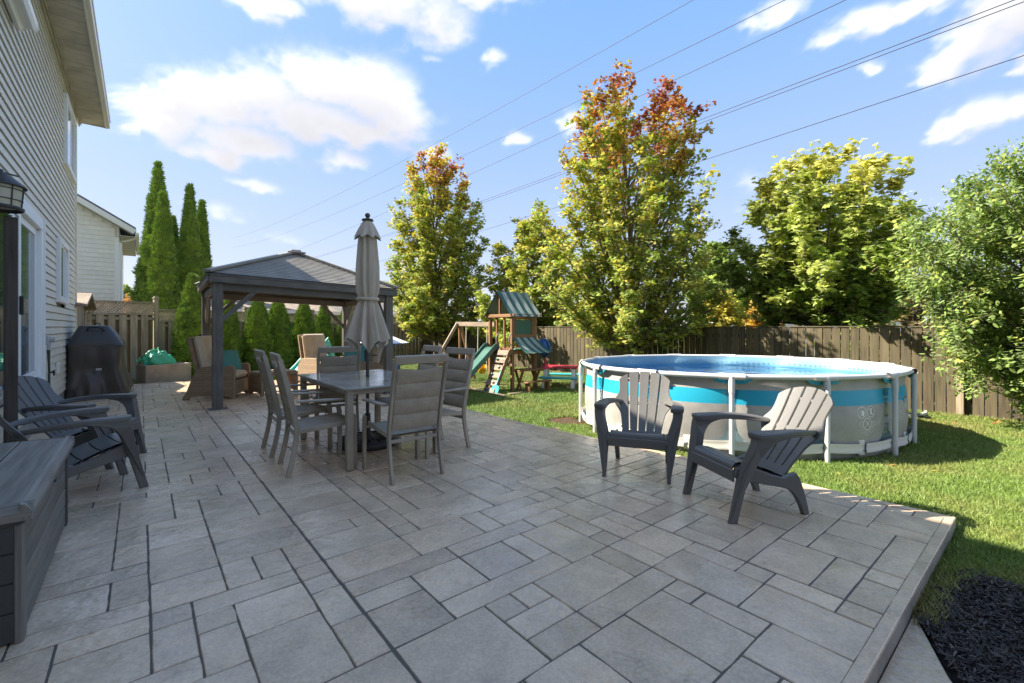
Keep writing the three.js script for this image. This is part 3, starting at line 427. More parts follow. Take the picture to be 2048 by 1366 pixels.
// ---------- the fences ----------
{
  const f = world('back_fence', 'long brown board fence running behind the pool and playset', 'fence'), v = 10.3, r = rng(12);
  for (let u = -1.4, i = 0; u < 19.25; u += 0.146, i++) part(f, 'fence_board', bx(0.019, 1.45 + (r() - 0.5) * 0.012, 0.134, [v + (r() - 0.5) * 0.004, 0.585 + (r() - 0.5) * 0.012, -(u + 0.067)], [(r() - 0.5) * 0.03, (r() - 0.5) * 0.006, 0], 0.003), fenceTone[Math.floor(r() * 5)]);
  for (let u = -1.35; u < 19.3; u += 2.4) part(f, 'post', bx(0.09, 1.6, 0.09, [v + (Math.abs(u - 1.05) < 0.1 ? -0.06 : 0.06), 0.55, -u], [0, 0, 0], 0.006), Math.abs(u - 1.05) < 0.1 ? greyFence[2] : fenceTone[1]);
  for (const y of [0.12, 1.12]) part(f, 'rail', bx(0.038, 0.085, 20.6, [v + 0.032, y, -8.95], [0, 0, 0], 0.004), fenceTone[4]);
  part(f, 'cap', bx(0.07, 0.025, 20.6, [v + 0.01, 1.325, -8.95], [0, 0, 0], 0.004), fenceTone[4]);
}
{
  const A = [15.2, -1.6], Bp = [19.3, 10.3], L = Math.hypot(Bp[0] - A[0], Bp[1] - A[1]), e = [(Bp[0] - A[0]) / L, (Bp[1] - A[1]) / L], r = rng(13);
  const f = thing('side_fence', 'grey board fence topped with lattice running behind the gazebo and cedars', 'fence', [A[0], A[1], 0], [e[0], -e[1]]);
  const posts = [0.02, 2.04, 4.44, 6.84, 9.24, 11.64, L];     // local x along the fence (towards the far corner), z out to the yard
  const X = (t) => t;
  for (let k = 0; k < posts.length; k++) {
    const tall = k < 2, top = tall ? 2.1 : 1.9; const P = part(f, 'post', [bx(0.1, top + 0.2, 0.1, [X(posts[k]), top / 2 - 0.1, 0], [0, 0, 0], 0.006)], greyFence[k % 3]);
    part(P, 'post_cap', [bx(0.135, 0.025, 0.135, [X(posts[k]), top + 0.012, 0], [0, 0, 0], 0.006), bx(0.09, 0.03, 0.09, [X(posts[k]), top + 0.04, 0], [0, 0, 0], 0.014)], greyFence[k % 3]);
    if (k === posts.length - 1) break;
    const a = posts[k] + 0.05, b = posts[k + 1] - 0.05, m = (a + b) / 2, w = b - a, lt = k === 0 ? 2.0 : 1.83 - 0.015 * k, lb = lt - 0.33;
    part(f, 'rail', [bx(w, 0.04, 0.08, [m, lt - 0.02, 0]), bx(w, 0.045, 0.09, [m, lb, 0]), bx(w, 0.085, 0.035, [m, lb - 0.12, -0.005]), bx(w, 0.085, 0.035, [m, 0.06, -0.005])], greyFence[1]);
    const strips = [], y0 = lb + 0.022, y1 = lt - 0.04, H = y1 - y0;
    for (const s of [-1, 1]) for (let x = a - H; x < b; x += 0.075) { // lattice strips cut at the frame
      let x0 = x, x1 = x + H, q0 = y0, q1 = y1; if (x0 < a) { q0 += a - x0; x0 = a; } if (x1 > b) { q1 -= x1 - b; x1 = b; } if (x1 - x0 < 0.03) continue;
      const p = s > 0 ? [[x0, q0], [x1, q1]] : [[x0, y0 + y1 - q0], [x1, y0 + y1 - q1]]; strips.push(beam([...p[0], s * 0.005], [...p[1], s * 0.005], 0.009, 0.036, 0.001));
    }
    part(f, 'lattice', strips, greyFence[2]);
    for (let x = a + 0.08, i = 0; x < b + 0.02; x += 0.232, i++) {
      const h = lb - 0.02, w0 = Math.min(0.155, b - x + 0.078);
      if (x < b) part(f, 'fence_board', bx(w0, h + 0.1 + (r() - 0.5) * 0.02, 0.018, [x - (0.155 - w0) / 2, (h - 0.1) / 2, 0.023], [(r() - 0.5) * 0.02, 0, (r() - 0.5) * 0.006], 0.003), greyFence[Math.floor(r() * 4)]);
      if (x + 0.116 < b) part(f, 'fence_board', bx(0.15, h + 0.08, 0.018, [x + 0.116, (h - 0.1) / 2, -0.034], [0, 0, 0], 0.003), fenceTone[Math.floor(r() * 5)]);
    }
  }
}
// ---------- resin lounge chairs with fanned slats (front towards +z) ----------
function makeAdirondack(label, p, face) {
  const c = thing('adirondack_chair', label, 'chair', p, face, 'charcoal resin garden chairs with fanned slat backs');
  const P0 = V(0, 0.235, -0.185), dir = V(0, 0.60, -0.405).normalize(), nrm = V(0, 0.405, 0.60).normalize(), L = 0.745;
  const back = (g) => bend(g, (x, y, z) => { const k = 0.42 * x * x * (1 - 0.3 * y), s = z + k - 0.02 * Math.sin(Math.PI * clamp(y / L)); return [x, P0.y + dir.y * y + nrm.y * s, P0.z + dir.z * y + nrm.z * s]; });
  const topY = (x) => L - 1.35 * x * x, nar = 0.07, wid = 0.11;
  const xb = (i) => (i - 2.5) * nar, half = (y) => 1 + (wid / nar - 1) * Math.pow(clamp((y - 0.02) / L), 0.8);
  for (let i = 0; i < 5; i++) {                               // five separate slats, the outer two flaring towards the arms
    const g = 0.0055, lim = (y) => { const fl = 0.06 * Math.exp(-Math.pow((y - 0.385) / 0.08, 2)); return [xb(i) * half(y) + g - (i === 0 ? fl : 0), xb(i + 1) * half(y) - g + (i === 4 ? fl : 0)]; };
    const pt = (s, t, dz) => { const [a1, b1] = lim(L), yt = topY(mix(a1, b1, s)) - (i === 0 ? 0.02 * Math.pow(1 - s, 3) : i === 4 ? 0.02 * Math.pow(s, 3) : 0), y = mix(0.085, yt, t), [a, b] = lim(y), x = mix(a, b, s), k = 0.42 * x * x * (1 - 0.3 * y), z = dz + k - 0.02 * Math.sin(Math.PI * clamp(y / L)); return [x, P0.y + dir.y * y + nrm.y * z, P0.z + dir.z * y + nrm.z * z, x, y]; };
    const q = 0.009, e = 0.06;
    part(c, 'back_slat', [surf(6, 22, (s, t) => pt(mix(e, 1 - e, s), t, q)), surf(6, 22, (s, t) => pt(mix(e, 1 - e, s), t, -q)), surf(2, 22, (s, t) => pt(e * (1 - s) , t, q * (1 - s * s))), surf(2, 22, (s, t) => pt(e * (1 - s), t, -q * (1 - s * s))), surf(2, 22, (s, t) => pt(1 - e * (1 - s), t, q * (1 - s * s))), surf(2, 22, (s, t) => pt(1 - e * (1 - s), t, -q * (1 - s * s))), surf(8, 1, (s, t) => pt(s, 1, q * (1 - 2 * t))), surf(8, 1, (s, t) => pt(s, 0, q * (1 - 2 * t)))], M.resin);
  }
  part(c, 'lower_back', back(ext([[-0.178, -0.03], [0.178, -0.03], [0.186, 0.05], [0.186, 0.084], [-0.186, 0.084], [-0.186, 0.05]], 0.019, 0.003)), M.resin);
  part(c, 'back_rib', back(bx(0.44, 0.034, 0.014, [0, 0.39, -0.017])), M.resin); part(c, 'back_rib', back(bx(0.43, 0.026, 0.014, [0, 0.64, -0.017])), M.resin);
  const path = [[0.265, 0.335], [0.255, 0.372], [0.225, 0.388], [0.15, 0.38], [0.06, 0.352], [-0.03, 0.318], [-0.11, 0.282], [-0.185, 0.25]];
  const cv = new THREE.CatmullRomCurve3(path.map(([z, y]) => V(0, y, z)));
  for (let k = 0; k < 5; k++) { const t0 = 0.02 + k * 0.196, t1 = t0 + 0.178; part(c, 'seat_slat', [surf(14, 6, (s, t) => { const q = cv.getPoint(mix(t0, t1, t)), x = (s - 0.5) * 0.455; return [x, q.y + 0.004 - 0.014 * (1 - 4 * (s - 0.5) * (s - 0.5)) * (k ? 1 : 0.2), q.z, x, q.z]; }), surf(14, 6, (s, t) => { const q = cv.getPoint(mix(t0, t1, t)), x = (s - 0.5) * 0.455; return [x, q.y - 0.016 - 0.014 * (1 - 4 * (s - 0.5) * (s - 0.5)) * (k ? 1 : 0.2), q.z, x, q.z]; }), surf(14, 1, (s, t) => { const q = cv.getPoint(t1), x = (s - 0.5) * 0.455; return [x, q.y - 0.016 + 0.02 * t - 0.014 * (1 - 4 * (s - 0.5) * (s - 0.5)) * (k ? 1 : 0.2), q.z, x, t]; }), surf(14, 1, (s, t) => { const q = cv.getPoint(t0), x = (s - 0.5) * 0.455; return [x, q.y - 0.016 + 0.02 * t - 0.014 * (1 - 4 * (s - 0.5) * (s - 0.5)) * (k ? 1 : 0.2), q.z, x, t]; })], M.resin); }
  part(c, 'apron', bend(ext([[-0.245, 0.265], [0.245, 0.265], [0.24, 0.345], [-0.24, 0.345]], 0.016, 0.004), (x, y, z) => [x, y - 0.012 * (1 - Math.pow(x / 0.245, 2)), z + 0.266]), M.resin);
  const side = smooth([[0.25, 0.36], [0.25, 0.29], [0.05, 0.238], [-0.13, 0.198], [-0.205, 0.15], [-0.255, 0.07]], 5, false), side2 = smooth([[-0.328, 0.0], [-0.308, 0.09], [-0.28, 0.18], [-0.25, 0.26], [-0.22, 0.3]], 5, false), side3 = smooth([[-0.12, 0.272], [0.0, 0.308], [0.15, 0.362], [0.25, 0.36]], 4, false);
  for (const s of [-1, 1]) {
    part(c, 'rear_leg', at(ext([...side, [-0.283, 0], ...side2, ...side3.slice(0, -1)], 0.04, 0.006), [s * 0.238, 0, 0], [-Math.PI / 2, 0, 0]), M.resin);
    const lg = ext([...smooth([[0.175, 0.592], [0.2, 0.5], [0.25, 0.3], [0.325, 0]], 5, false), [0.266, 0], ...smooth([[0.205, 0.24], [0.152, 0.40], [0.112, 0.485], [0.05, 0.545], [-0.06, 0.575]], 5, false), [-0.08, 0.592]], 0.05, 0.006);
    part(c, 'front_leg', bend(at(lg, [0, 0, 0], [-Math.PI / 2, 0, 0]), (x, y, z) => { const w = 0.62 + 1.0 * sstep(0.05, 0.55, y); return [s * (0.272 + 0.068 * sstep(0.3, 0.56, y)) + x * w, y, z]; }), M.resin);
    const am = smooth([[0.285, 0.19], [0.372, 0.187], [0.39, 0.14], [0.382, 0.0], [0.35, -0.16], [0.31, -0.28], [0.265, -0.37], [0.215, -0.43], [0.2, -0.40], [0.245, -0.31], [0.278, -0.17], [0.285, 0.02]], 4);
    part(c, 'arm', bend(ext(am.map(([x, z]) => [s * x, z]), 0.034, 0.007), (x, y, z) => [x, 0.604 + z - 0.02 * sstep(-0.1, -0.4, y) - 0.006 * Math.pow((Math.abs(x) - 0.33) / 0.06, 2), y]), M.resin);
    part(c, 'arm_skirt', bend(ext(am.map(([x, z]) => [s * x * 0.985 + s * 0.003, z * 0.97]), 0.012, 0.002), (x, y, z) => [x, 0.582 + z - 0.02 * sstep(-0.1, -0.4, y), y]), M.resin);
  }
  return c;
}
const lounge = makeAdirondack('charcoal fan back garden chair facing the camera with pool wall behind it', [2.49, 3.57, 0], [-0.87, -0.49]);
// ---------- dining set ----------
function strip(path, x, w, h) { const o = [], i = []; for (let k = 0; k < path.length; k++) { const p = path[Math.max(0, k - 1)], q = path[Math.min(path.length - 1, k + 1)], L = Math.hypot(q[0] - p[0], q[1] - p[1]), nx = -(q[1] - p[1]) / L, ny = (q[0] - p[0]) / L; o.push([path[k][0] + nx * h / 2, path[k][1] + ny * h / 2]); i.push([path[k][0] - nx * h / 2, path[k][1] - ny * h / 2]); } return at(ext([...o, ...i.reverse()], w, 0.004), [x, 0, 0], [-Math.PI / 2, 0, 0]); }
function makeDining(label, p, face) {
  const c = thing('dining_chair', label, 'chair', p, face, 'grey sling dining chairs round the outdoor table');
  const rear = smooth([[-0.30, 0], [-0.262, 0.16], [-0.232, 0.34], [-0.235, 0.46], [-0.275, 0.66], [-0.325, 0.88], [-0.365, 1.03]], 5, false), front = smooth([[0.262, 0], [0.262, 0.3], [0.255, 0.47], [0.215, 0.58], [0.13, 0.635], [0.02, 0.652], [-0.25, 0.66]], 5, false);
  for (const s of [-1, 1]) {
    part(c, 'back_post', strip(rear, s * 0.238, 0.026, 0.044), M.taupeMetal);
    part(c, 'front_leg', strip(front.slice(0, 14), s * 0.268, 0.028, 0.045), M.taupeMetal);
    part(c, 'armrest', bx(0.052, 0.02, 0.50, [s * 0.27, 0.655, 0.01], [0, 0.03, 0], 0.008), M.taupeMetal);
    part(c, 'seat_rail', [beam([s * 0.228, 0.425, 0.26], [s * 0.228, 0.385, -0.235], 0.024, 0.04), cyl(0.012, 0.012, 0.03, [s * 0.25, 0.4, 0.22], [0, 0, Math.PI / 2], 10)], M.taupeMetal);
  }
  const tilt = Math.atan2(0.05, 0.2);
  part(c, 'top_rail', bx(0.50, 0.075, 0.028, [0, 1.045, -0.369], [0, -tilt, 0], 0.007), M.taupeMetal);
  for (const q of [bx(0.46, 0.03, 0.022, [0, 0.34, -0.225]), bx(0.46, 0.025, 0.025, [0, 0.378, -0.16]), bx(0.46, 0.028, 0.03, [0, 0.40, 0.245], [0, 0, 0], 0.006)]) part(c, 'stretcher', q, M.taupeMetal);
  const zb = (y) => { for (let k = 1; k < rear.length; k++) if (y <= rear[k][1]) { const t = (y - rear[k - 1][1]) / (rear[k][1] - rear[k - 1][1]); return mix(rear[k - 1][0], rear[k][0], t); } return rear.at(-1)[0]; };
  for (let k = 0; k < 4; k++) {                                // four padded panels of the sling
    const y0 = 0.435 + k * 0.134, y1 = y0 + 0.134, skin = (sgn) => surf(16, 8, (s, t) => { const x = (s - 0.5) * 0.43, y = mix(y0, y1, t), sag = k === 3 ? 0.016 * Math.pow(Math.sin(Math.PI * s), 2) * t * t : 0, puff = 0.017 * Math.pow(Math.sin(Math.PI * clamp(t)), 0.55) * Math.pow(Math.sin(Math.PI * clamp(s * 0.98 + 0.01)), 0.35), hol = 0.018 * Math.pow(Math.sin(Math.PI * s), 1); return [x, y - sag, zb(y) - hol * 0.6 + sgn * (puff + 0.003), x, y]; });
    part(c, 'back_panel', [skin(1), skin(-1)], M.sling);
  }
  const seat = (o) => surf(14, 12, (s, t) => { const x = (s - 0.5) * 0.44, z = mix(0.285, -0.22, t); return [x, 0.442 - 0.045 * t - 0.022 * Math.sin(Math.PI * s) * Math.sin(Math.PI * t) - 0.03 * Math.pow(1 - t, 8) + o, z, x, z]; });
  part(c, 'seat', [seat(0), seat(-0.012), bx(0.43, 0.014, 0.012, [0, 0.408, 0.285])], M.sling);
  return c;
}
const dine = makeDining('grey sling dining chair with its back to the camera, at the near table end', [3.85, 1.87, 0], [0.02, 1]);
for (const [l, p, f] of [
  ['grey sling dining chair on the left side of the table, nearest the camera there', [4.53, 1.32, 0], [1, 0.08]],
  ['grey sling dining chair on the house side, mostly hidden behind the nearer one', [5.30, 1.33, 0], [1, 0.03]],
  ['grey sling dining chair at the far end of the table facing the camera', [5.98, 1.93, 0], [0.12, -1]],
  ['grey sling dining chair on the lawn side of the table, nearest the camera there', [4.34, 2.46, 0], [-1, 0.1]],
  ['grey sling dining chair on the lawn side, only its top peeking out behind others', [5.17, 2.53, 0], [-1, -0.06]],
]) copyOf(dine, 'dining_chair', l, p, f);
for (const [l, p, f] of [
  ['charcoal fan back garden chair turned sideways on the patio corner, in front of the pool', [1.51, 3.47, 0], [-0.878, 0.475]],
  ['charcoal fan back garden chair partly hidden behind the deck box at the house wall', [5.0, -0.33, 0], [0.97, 0.25]],
  ['charcoal fan back garden chair by the house wall with its slatted back fully visible', [6.0, -0.36, 0], [0.9, -0.45]],
]) copyOf(lounge, 'adirondack_chair', l, p, f);
{
  const t = thing('dining_table', 'grey metal dining table with the closed umbrella through its middle', 'table', [4.92, 1.94, 0], [1, 0]);   // local x = -u... long side along x
  part(t, 'tabletop', bx(1.62, 0.022, 1.02, [0, 0.752, 0], [0, 0, 0], 0.005), M.tableTop);
  part(t, 'apron', [bx(1.56, 0.045, 0.025, [0, 0.718, 0.46]), bx(1.56, 0.045, 0.025, [0, 0.718, -0.46]), bx(0.025, 0.045, 0.9, [0.765, 0.718, 0]), bx(0.025, 0.045, 0.9, [-0.765, 0.718, 0])], M.taupeMetal);
  for (const a of [-1, 1]) for (const b of [-1, 1]) { const lg = part(t, 'leg', bx(0.062, 0.735, 0.062, [a * 0.755, 0.3735, b * 0.455], [0, 0, 0], 0.006), M.taupeMetal); part(lg, 'foot', bx(0.052, 0.008, 0.052, [a * 0.755, 0.004, b * 0.455]), M.black); }
}
{
  const u = thing('patio_umbrella', 'closed grey brown umbrella tied shut above the dining table', 'umbrella', [4.95, 1.97, 0], [0, -1]);
  part(u, 'pole', [cyl(0.019, 0.019, 2.46, [0, 1.26, 0], [0, 0, 0], 16)], M.pole);
  part(u, 'finial', [lathe([[0.001, 2.60], [0.022, 2.593], [0.03, 2.572], [0.022, 2.55], [0.012, 2.54], [0.06, 2.528], [0.066, 2.512], [0.03, 2.5], [0.001, 2.5]], 20)], M.pole);
  const prof = [[2.36, 0.098], [2.2, 0.112], [2.0, 0.13], [1.8, 0.132], [1.7, 0.122], [1.635, 0.105], [1.6, 0.108], [1.5, 0.132], [1.35, 0.166], [1.2, 0.202], [1.08, 0.225]], pr = (y) => { for (let k = 1; k < prof.length; k++) if (y >= prof[k][0]) return mix(prof[k][1], prof[k - 1][1], (y - prof[k][0]) / (prof[k - 1][0] - prof[k][0])); return prof.at(-1)[1]; };
  part(u, 'canopy', surf(160, 60, (s, t) => {
    const th = s * Math.PI * 2, lean = 0.35 * Math.sin(th * 2 + 1) + t * 0.7, fold = Math.cos(8 * th + lean * 2.2), f2 = Math.cos(16 * th + 1.2 + t * 2) * 0.35, yb = 1.12 + 0.055 * fold - 0.03 * Math.cos(3 * th + 0.7), y = mix(2.42, yb, t);
    const dep = mix(0.16, 0.36, sstep(0.45, 1, t)) * (1 - 0.55 * Math.exp(-Math.pow((y - 1.63) / 0.06, 2))), r = pr(Math.max(y, 1.08)) * (0.86 + dep * (Math.sign(fold) * Math.pow(Math.abs(fold), 0.7) + f2) * 0.8 + 0.06 * Math.cos(2 * th + 0.5)) * (t < 0.03 ? 0.55 : 1);
    return [Math.cos(th) * r, y, Math.sin(th) * r, s * 3, y];
  }, true), M.canopy);
  part(u, 'vent', surf(96, 14, (s, t) => { const th = s * Math.PI * 2, fold = Math.cos(8 * th), y = 2.505 - t * (0.185 + 0.018 * fold), r = mix(0.045, 0.135 + 0.022 * fold, Math.pow(t, 0.8)); return [Math.cos(th) * r, y, Math.sin(th) * r, s * 2, y]; }, true), M.canopy);
  part(u, 'tie', at(clean(new THREE.TorusGeometry(0.112, 0.016, 8, 40)), [0, 1.632, 0], [0, Math.PI / 2, 0], [1, 1, 1.2]), M.canopy);
  part(u, 'crank', [cyl(0.034, 0.034, 0.12, [0, 1.0, 0]), cyl(0.008, 0.008, 0.1, [0.06, 1.0, 0], [0, 0, 1.57], 8)], M.pole);
  const b = thing('umbrella_base', 'round black cast iron umbrella base with a lattice top under the table', 'umbrella base', [4.95, 1.97, 0], [0, -1]);
  part(b, 'rim', lathe([[0.30, 0.0], [0.325, 0.012], [0.325, 0.055], [0.31, 0.085], [0.285, 0.09], [0.28, 0.06], [0.28, 0.0]], 48), M.iron);
  const bars = []; for (let k = 0; k < 24; k++) { const a = k / 24 * Math.PI * 2; for (const s of [-0.5, 0.5]) bars.push(beam([Math.cos(a) * 0.06, 0.082, Math.sin(a) * 0.06], [Math.cos(a + s) * 0.285, 0.075, Math.sin(a + s) * 0.285], 0.012, 0.012, 0.002)); }
  part(b, 'lattice', bars, M.iron); part(b, 'disc', cyl(0.29, 0.29, 0.03, [0, 0.03, 0], [0, 0, 0], 40), M.iron);
  part(b, 'sleeve', [cyl(0.032, 0.036, 0.3, [0, 0.2, 0]), cyl(0.06, 0.08, 0.04, [0, 0.09, 0])], M.iron);
}
// ---------- deck box at the left edge ----------
{
  const b = thing('deck_box', 'large grey deck box with a plank lid in the near left corner', 'deck box', [3.51, -0.70, 0], [1, 0]);   // front +z faces the yard
  const Wd = 1.5, D = 0.64, H = 0.56;
  for (let k = 0; k < 4; k++) part(b, 'side_board', bx(Wd - 0.13, 0.121, 0.022, [0, 0.07 + k * 0.123, D / 2 - 0.016], [0, 0, 0], 0.005), M.boxSide);
  for (const s of [-1, 1]) for (let k = 0; k < 4; k++) part(b, 'end_board', bx(0.022, 0.121, D - 0.045, [s * (Wd / 2 - 0.014), 0.07 + k * 0.123, 0], [0, 0, 0], 0.005), M.boxFrame);
  for (const s of [-1, 1]) for (const q of [-1, 1]) part(b, 'corner_post', [bx(0.07, 0.5, 0.03, [s * (Wd / 2 - 0.035), 0.25, q * (D / 2 - 0.012)], [0, 0, 0], 0.006), bx(0.03, 0.5, 0.02, [s * (Wd / 2 - 0.016), 0.25, q * (D / 2 - 0.012)], [0, 0, 0], 0.006)], q > 0 && s < 0 ? M.boxSide : M.boxFrame);
  part(b, 'back', bx(Wd - 0.1, 0.5, 0.02, [0, 0.25, -D / 2 + 0.02]), M.boxFrame);
  part(b, 'rim', [bx(Wd + 0.0, 0.04, D, [0, 0.508, 0], [0, 0, 0], 0.006)], M.boxFrame);
  for (let k = 0; k < 3; k++) part(b, 'lid_board', at(B(Wd - 0.05, 0.022, 0.207, 0.005), [0, H + 0.012 + (k === 1 ? 0.006 : 0), -0.212 + k * 0.212], [0, (k - 1) * 0.035, 0]), M.boxTop);
  const lip = (pts) => pts;
  part(b, 'lid_edge', [at(ext([[0, -0.045], [0.03, -0.045], [0.034, -0.01], [0.012, 0.022], [-0.006, 0.026], [-0.006, 0.0]], Wd + 0.04, 0.003), [0, H, D / 2 - 0.0], [-Math.PI / 2, 0, 0]), at(ext([[0, -0.045], [0.03, -0.045], [0.034, -0.01], [0.012, 0.022], [-0.006, 0.026], [-0.006, 0.0]], D + 0.05, 0.003), [Wd / 2 - 0.012, H, 0.008], [0, 0, 0]), at(ext([[0, -0.045], [0.03, -0.045], [0.034, -0.01], [0.012, 0.022], [-0.006, 0.026], [-0.006, 0.0]], D + 0.05, 0.003), [-Wd / 2 + 0.012, H, 0.008], [Math.PI, 0, 0])], M.boxTop);
  part(b, 'latch', [bx(0.05, 0.018, 0.03, [-0.02, 0.488, D / 2 + 0.012], [0, 0, 0], 0.004), bx(0.5, 0.012, 0.012, [-0.3, 0.478, D / 2 + 0.002])], M.black);
  for (const s of [-1, 1]) part(b, 'handle', bx(0.02, 0.03, 0.2, [s * (Wd / 2 + 0.004), 0.42, 0], [0, 0, 0], 0.006), M.boxFrame);
}
// ---------- lamp post by the patio door ----------
{
  const p = thing('lamp_post', 'dark square post with a glass lantern beside the white patio door', 'lamp', [5.6, -0.84, 0], [0.2, -0.98]);
  part(p, 'post', bx(0.08, 2.24, 0.08, [0, 1.12, 0], [0, 0, 0], 0.006), M.postWood);
  part(p, 'base', bx(0.17, 0.05, 0.17, [0, 0.025, 0], [0, 0, 0], 0.01), M.postWood);
  const o = [-0.062, 2.42, 0.03];
  const ln = part(p, 'lantern', [at(lathe([[0.004, 0.2], [0.02, 0.2], [0.024, 0.17], [0.05, 0.165], [0.145, 0.085], [0.158, 0.068], [0.158, 0.058], [0.14, 0.062], [0.004, 0.15]], 24), o)], M.lampMetal); part(p, 'bracket', [bx(0.25, 0.012, 0.012, [o[0], o[1] + 0.18, o[2]], [0.5, 0, 0], 0.002)], M.lampMetal);
  part(ln, 'bottom_ring', [at(lathe([[0.135, -0.135], [0.142, -0.12], [0.142, -0.108], [0.128, -0.1]], 24), o)], M.lampMetal);
  part(ln, 'lamp_glass', at(lathe([[0.122, -0.105], [0.136, 0.062]], 24), o), M.glassLamp);
  const wires = []; for (let k = 0; k < 8; k++) { const a = k / 8 * Math.PI * 2 + 0.3; wires.push(beam([o[0] + Math.cos(a) * 0.126, o[1] - 0.11, o[2] + Math.sin(a) * 0.126], [o[0] + Math.cos(a) * 0.14, o[1] + 0.064, o[2] + Math.sin(a) * 0.14], 0.008, 0.008, 0.001)); }
  for (const [y, r] of [[-0.05, 0.131], [0.035, 0.138]]) wires.push(at(clean(new THREE.TorusGeometry(r, 0.004, 6, 32)), [o[0], o[1] + y, o[2]], [0, Math.PI / 2, 0]));
  part(ln, 'cage', wires, M.lampMetal);
}
// ---------- covered grill ----------
{
  const g = thing('covered_grill', 'barbecue under a black fabric cover against the house wall', 'barbecue', [11.95, -0.64, 0], [0, -1]);   // local x = v, z = towards the camera
  const r = rng(31), hw = 0.39, hd = 0.6, sq = (th, a, b, n) => { const c = Math.cos(th), s = Math.sin(th), k = Math.pow(Math.pow(Math.abs(c) / a, n) + Math.pow(Math.abs(s) / b, n), -1 / n); return [c * k, s * k]; };
  const skirt = (s, t) => { const th = s * Math.PI * 2, pinch = Math.exp(-Math.pow((t - 0.5) / 0.2, 2)), fl = sstep(0.45, 1, t), f = fbm(s * 26, t * 1.6, 5, 3, 26) - 0.5, f2 = Math.sin(th * 11 + t * 2.5 + 2 * f) * 0.7; const [x, z] = sq(th, hw * (1 + 0.02 * t), hd * (1 + 0.03 * fl), 14); const k = 1 + (0.13 * f + 0.04 * f2) * (0.25 + t) + 0.02 * fl; const front = Math.max(0, z / hd); return [x * k * (1 - 0.05 * pinch * Math.pow(front, 6)) + (x > 0 ? 0.1 * fl * (1 - front * 0.3) : 0), mix(1.0, x > 0 ? 0.10 - 0.06 * front : 0.03, t) + 0.015 * Math.sin(th * 5), z * k * (1 - 0.09 * pinch * Math.pow(front, 4) * Math.pow(Math.cos(clamp(x / hw, -1, 1) * 1.5), 2)), s * 4, t]; };
  part(g, 'cover_skirt', surf(140, 26, skirt, true), M.coverLow);
  part(g, 'cover_top', [surf(96, 12, (s, t) => { const th = s * Math.PI * 2, [x, z] = sq(th, mix(hw * 1.015, hw * 0.56, t), mix(hd * 1.012, hd * 0.72, t), mix(14, 10, t)), y = mix(0.98, 1.34, Math.pow(t, 0.85)) + 0.012 * Math.sin(th * 4 + t * 3) * (1 - t); return [x - 0.03 * t, y, z - 0.02 * t, s * 4, t]; }, true), surf(48, 5, (s, t) => { const th = s * Math.PI * 2, [x, z] = sq(th, hw * 0.56 * (1 - t), hd * 0.72 * (1 - t), 10); return [(t < 1 ? x : 0) - 0.03, 1.34 + 0.022 * t, (t < 1 ? z : 0) - 0.02, x, z]; }, true), surf(96, 2, (s, t) => { const th = s * Math.PI * 2, [x, z] = sq(th, hw * 1.018, hd * 1.015, 14); return [x, 0.99 - t * 0.05 + 0.012 * Math.sin(th * 4), z, s * 4, t]; }, true)], M.cover);
  part(g, 'top_handle', [tube([[-0.13, 1.25, 0.475], [-0.1, 1.305, 0.5], [0.0, 1.315, 0.52], [0.08, 1.3, 0.5], [0.11, 1.245, 0.475]], 0.014, 20, 8), tube([[-0.04, 1.35, 0.1], [-0.02, 1.39, 0.1], [0.02, 1.39, 0.1], [0.04, 1.35, 0.1]], 0.01, 12, 6)], M.black);
  part(g, 'strap', [bx(0.5, 0.035, 0.008, [0.0, 0.53, 0.53], [0, 0, 0.03]), bx(0.05, 0.2, 0.006, [-0.02, 0.42, 0.56], [0, 0.1, 0.1])], M.strap);
  part(g, 'buckle', bx(0.08, 0.045, 0.02, [0.04, 0.53, 0.545], [0, 0, 0], 0.006), M.buckle);
}
// ---------- planter box and green bag ----------
{
  const p = thing('planter_box', 'plain brown grey planter box on the grass strip in front of the board fence', 'planter', [14.15, 0.46, -0.06], [0.33, -0.94]);
  const w = 0.96, d = 0.5, h = 0.5;
  part(p, 'front_panel', bx(w, h, 0.03, [0, h / 2 - 0.03, d / 2], [0, 0, 0], 0.006), M.planter); part(p, 'back_panel', bx(w, h, 0.03, [0, h / 2 - 0.03, -d / 2], [0, 0, 0], 0.006), M.planter);
  for (const s of [-1, 1]) part(p, 'end_panel', bx(0.03, h, d - 0.03, [s * (w / 2 - 0.016), h / 2 - 0.032, 0], [0, 0, 0], 0.006), M.planter);
  part(p, 'soil', bx(w - 0.07, 0.05, d - 0.05, [0, h - 0.14, 0]), M.mulchBase);
  const b = thing('garden_bag', 'crumpled green plastic bag heaped in the planter box', 'bag', [14.15, 0.40, 0.3], [0.33, -0.94]);
  part(b, 'bag_body', surf(60, 30, (s, t) => { const th = s * Math.PI * 2, ph = t * Math.PI * 0.62; const n = fbm(s * 9, t * 6, 5, 4, 9), k = 0.9 + (n - 0.5) * 0.42 + 0.05 * Math.sin(th * 7 + t * 9); const R = Math.sin(ph) * k, lean = 0.06 * Math.cos(th); return [Math.cos(th) * R * 0.43 - 0.06 + 0.05 * t, (Math.cos(ph)) * 0.44 * k + 0.06 + lean * (Math.cos(th) > 0 ? -1.4 : 0.5), Math.sin(th) * R * 0.23, s * 2, t * 2]; }, true), M.green);
  part(b, 'bag_neck', surf(24, 8, (s, t) => { const th = s * Math.PI * 2, R = 0.05 + 0.07 * t + 0.03 * Math.sin(th * 5) * t; return [-0.36 - t * 0.07 + Math.cos(th) * R * 0.5, 0.22 + Math.cos(th) * R * 0.5 + 0.04 * t, Math.sin(th) * R, s, t]; }, true), M.green);
}
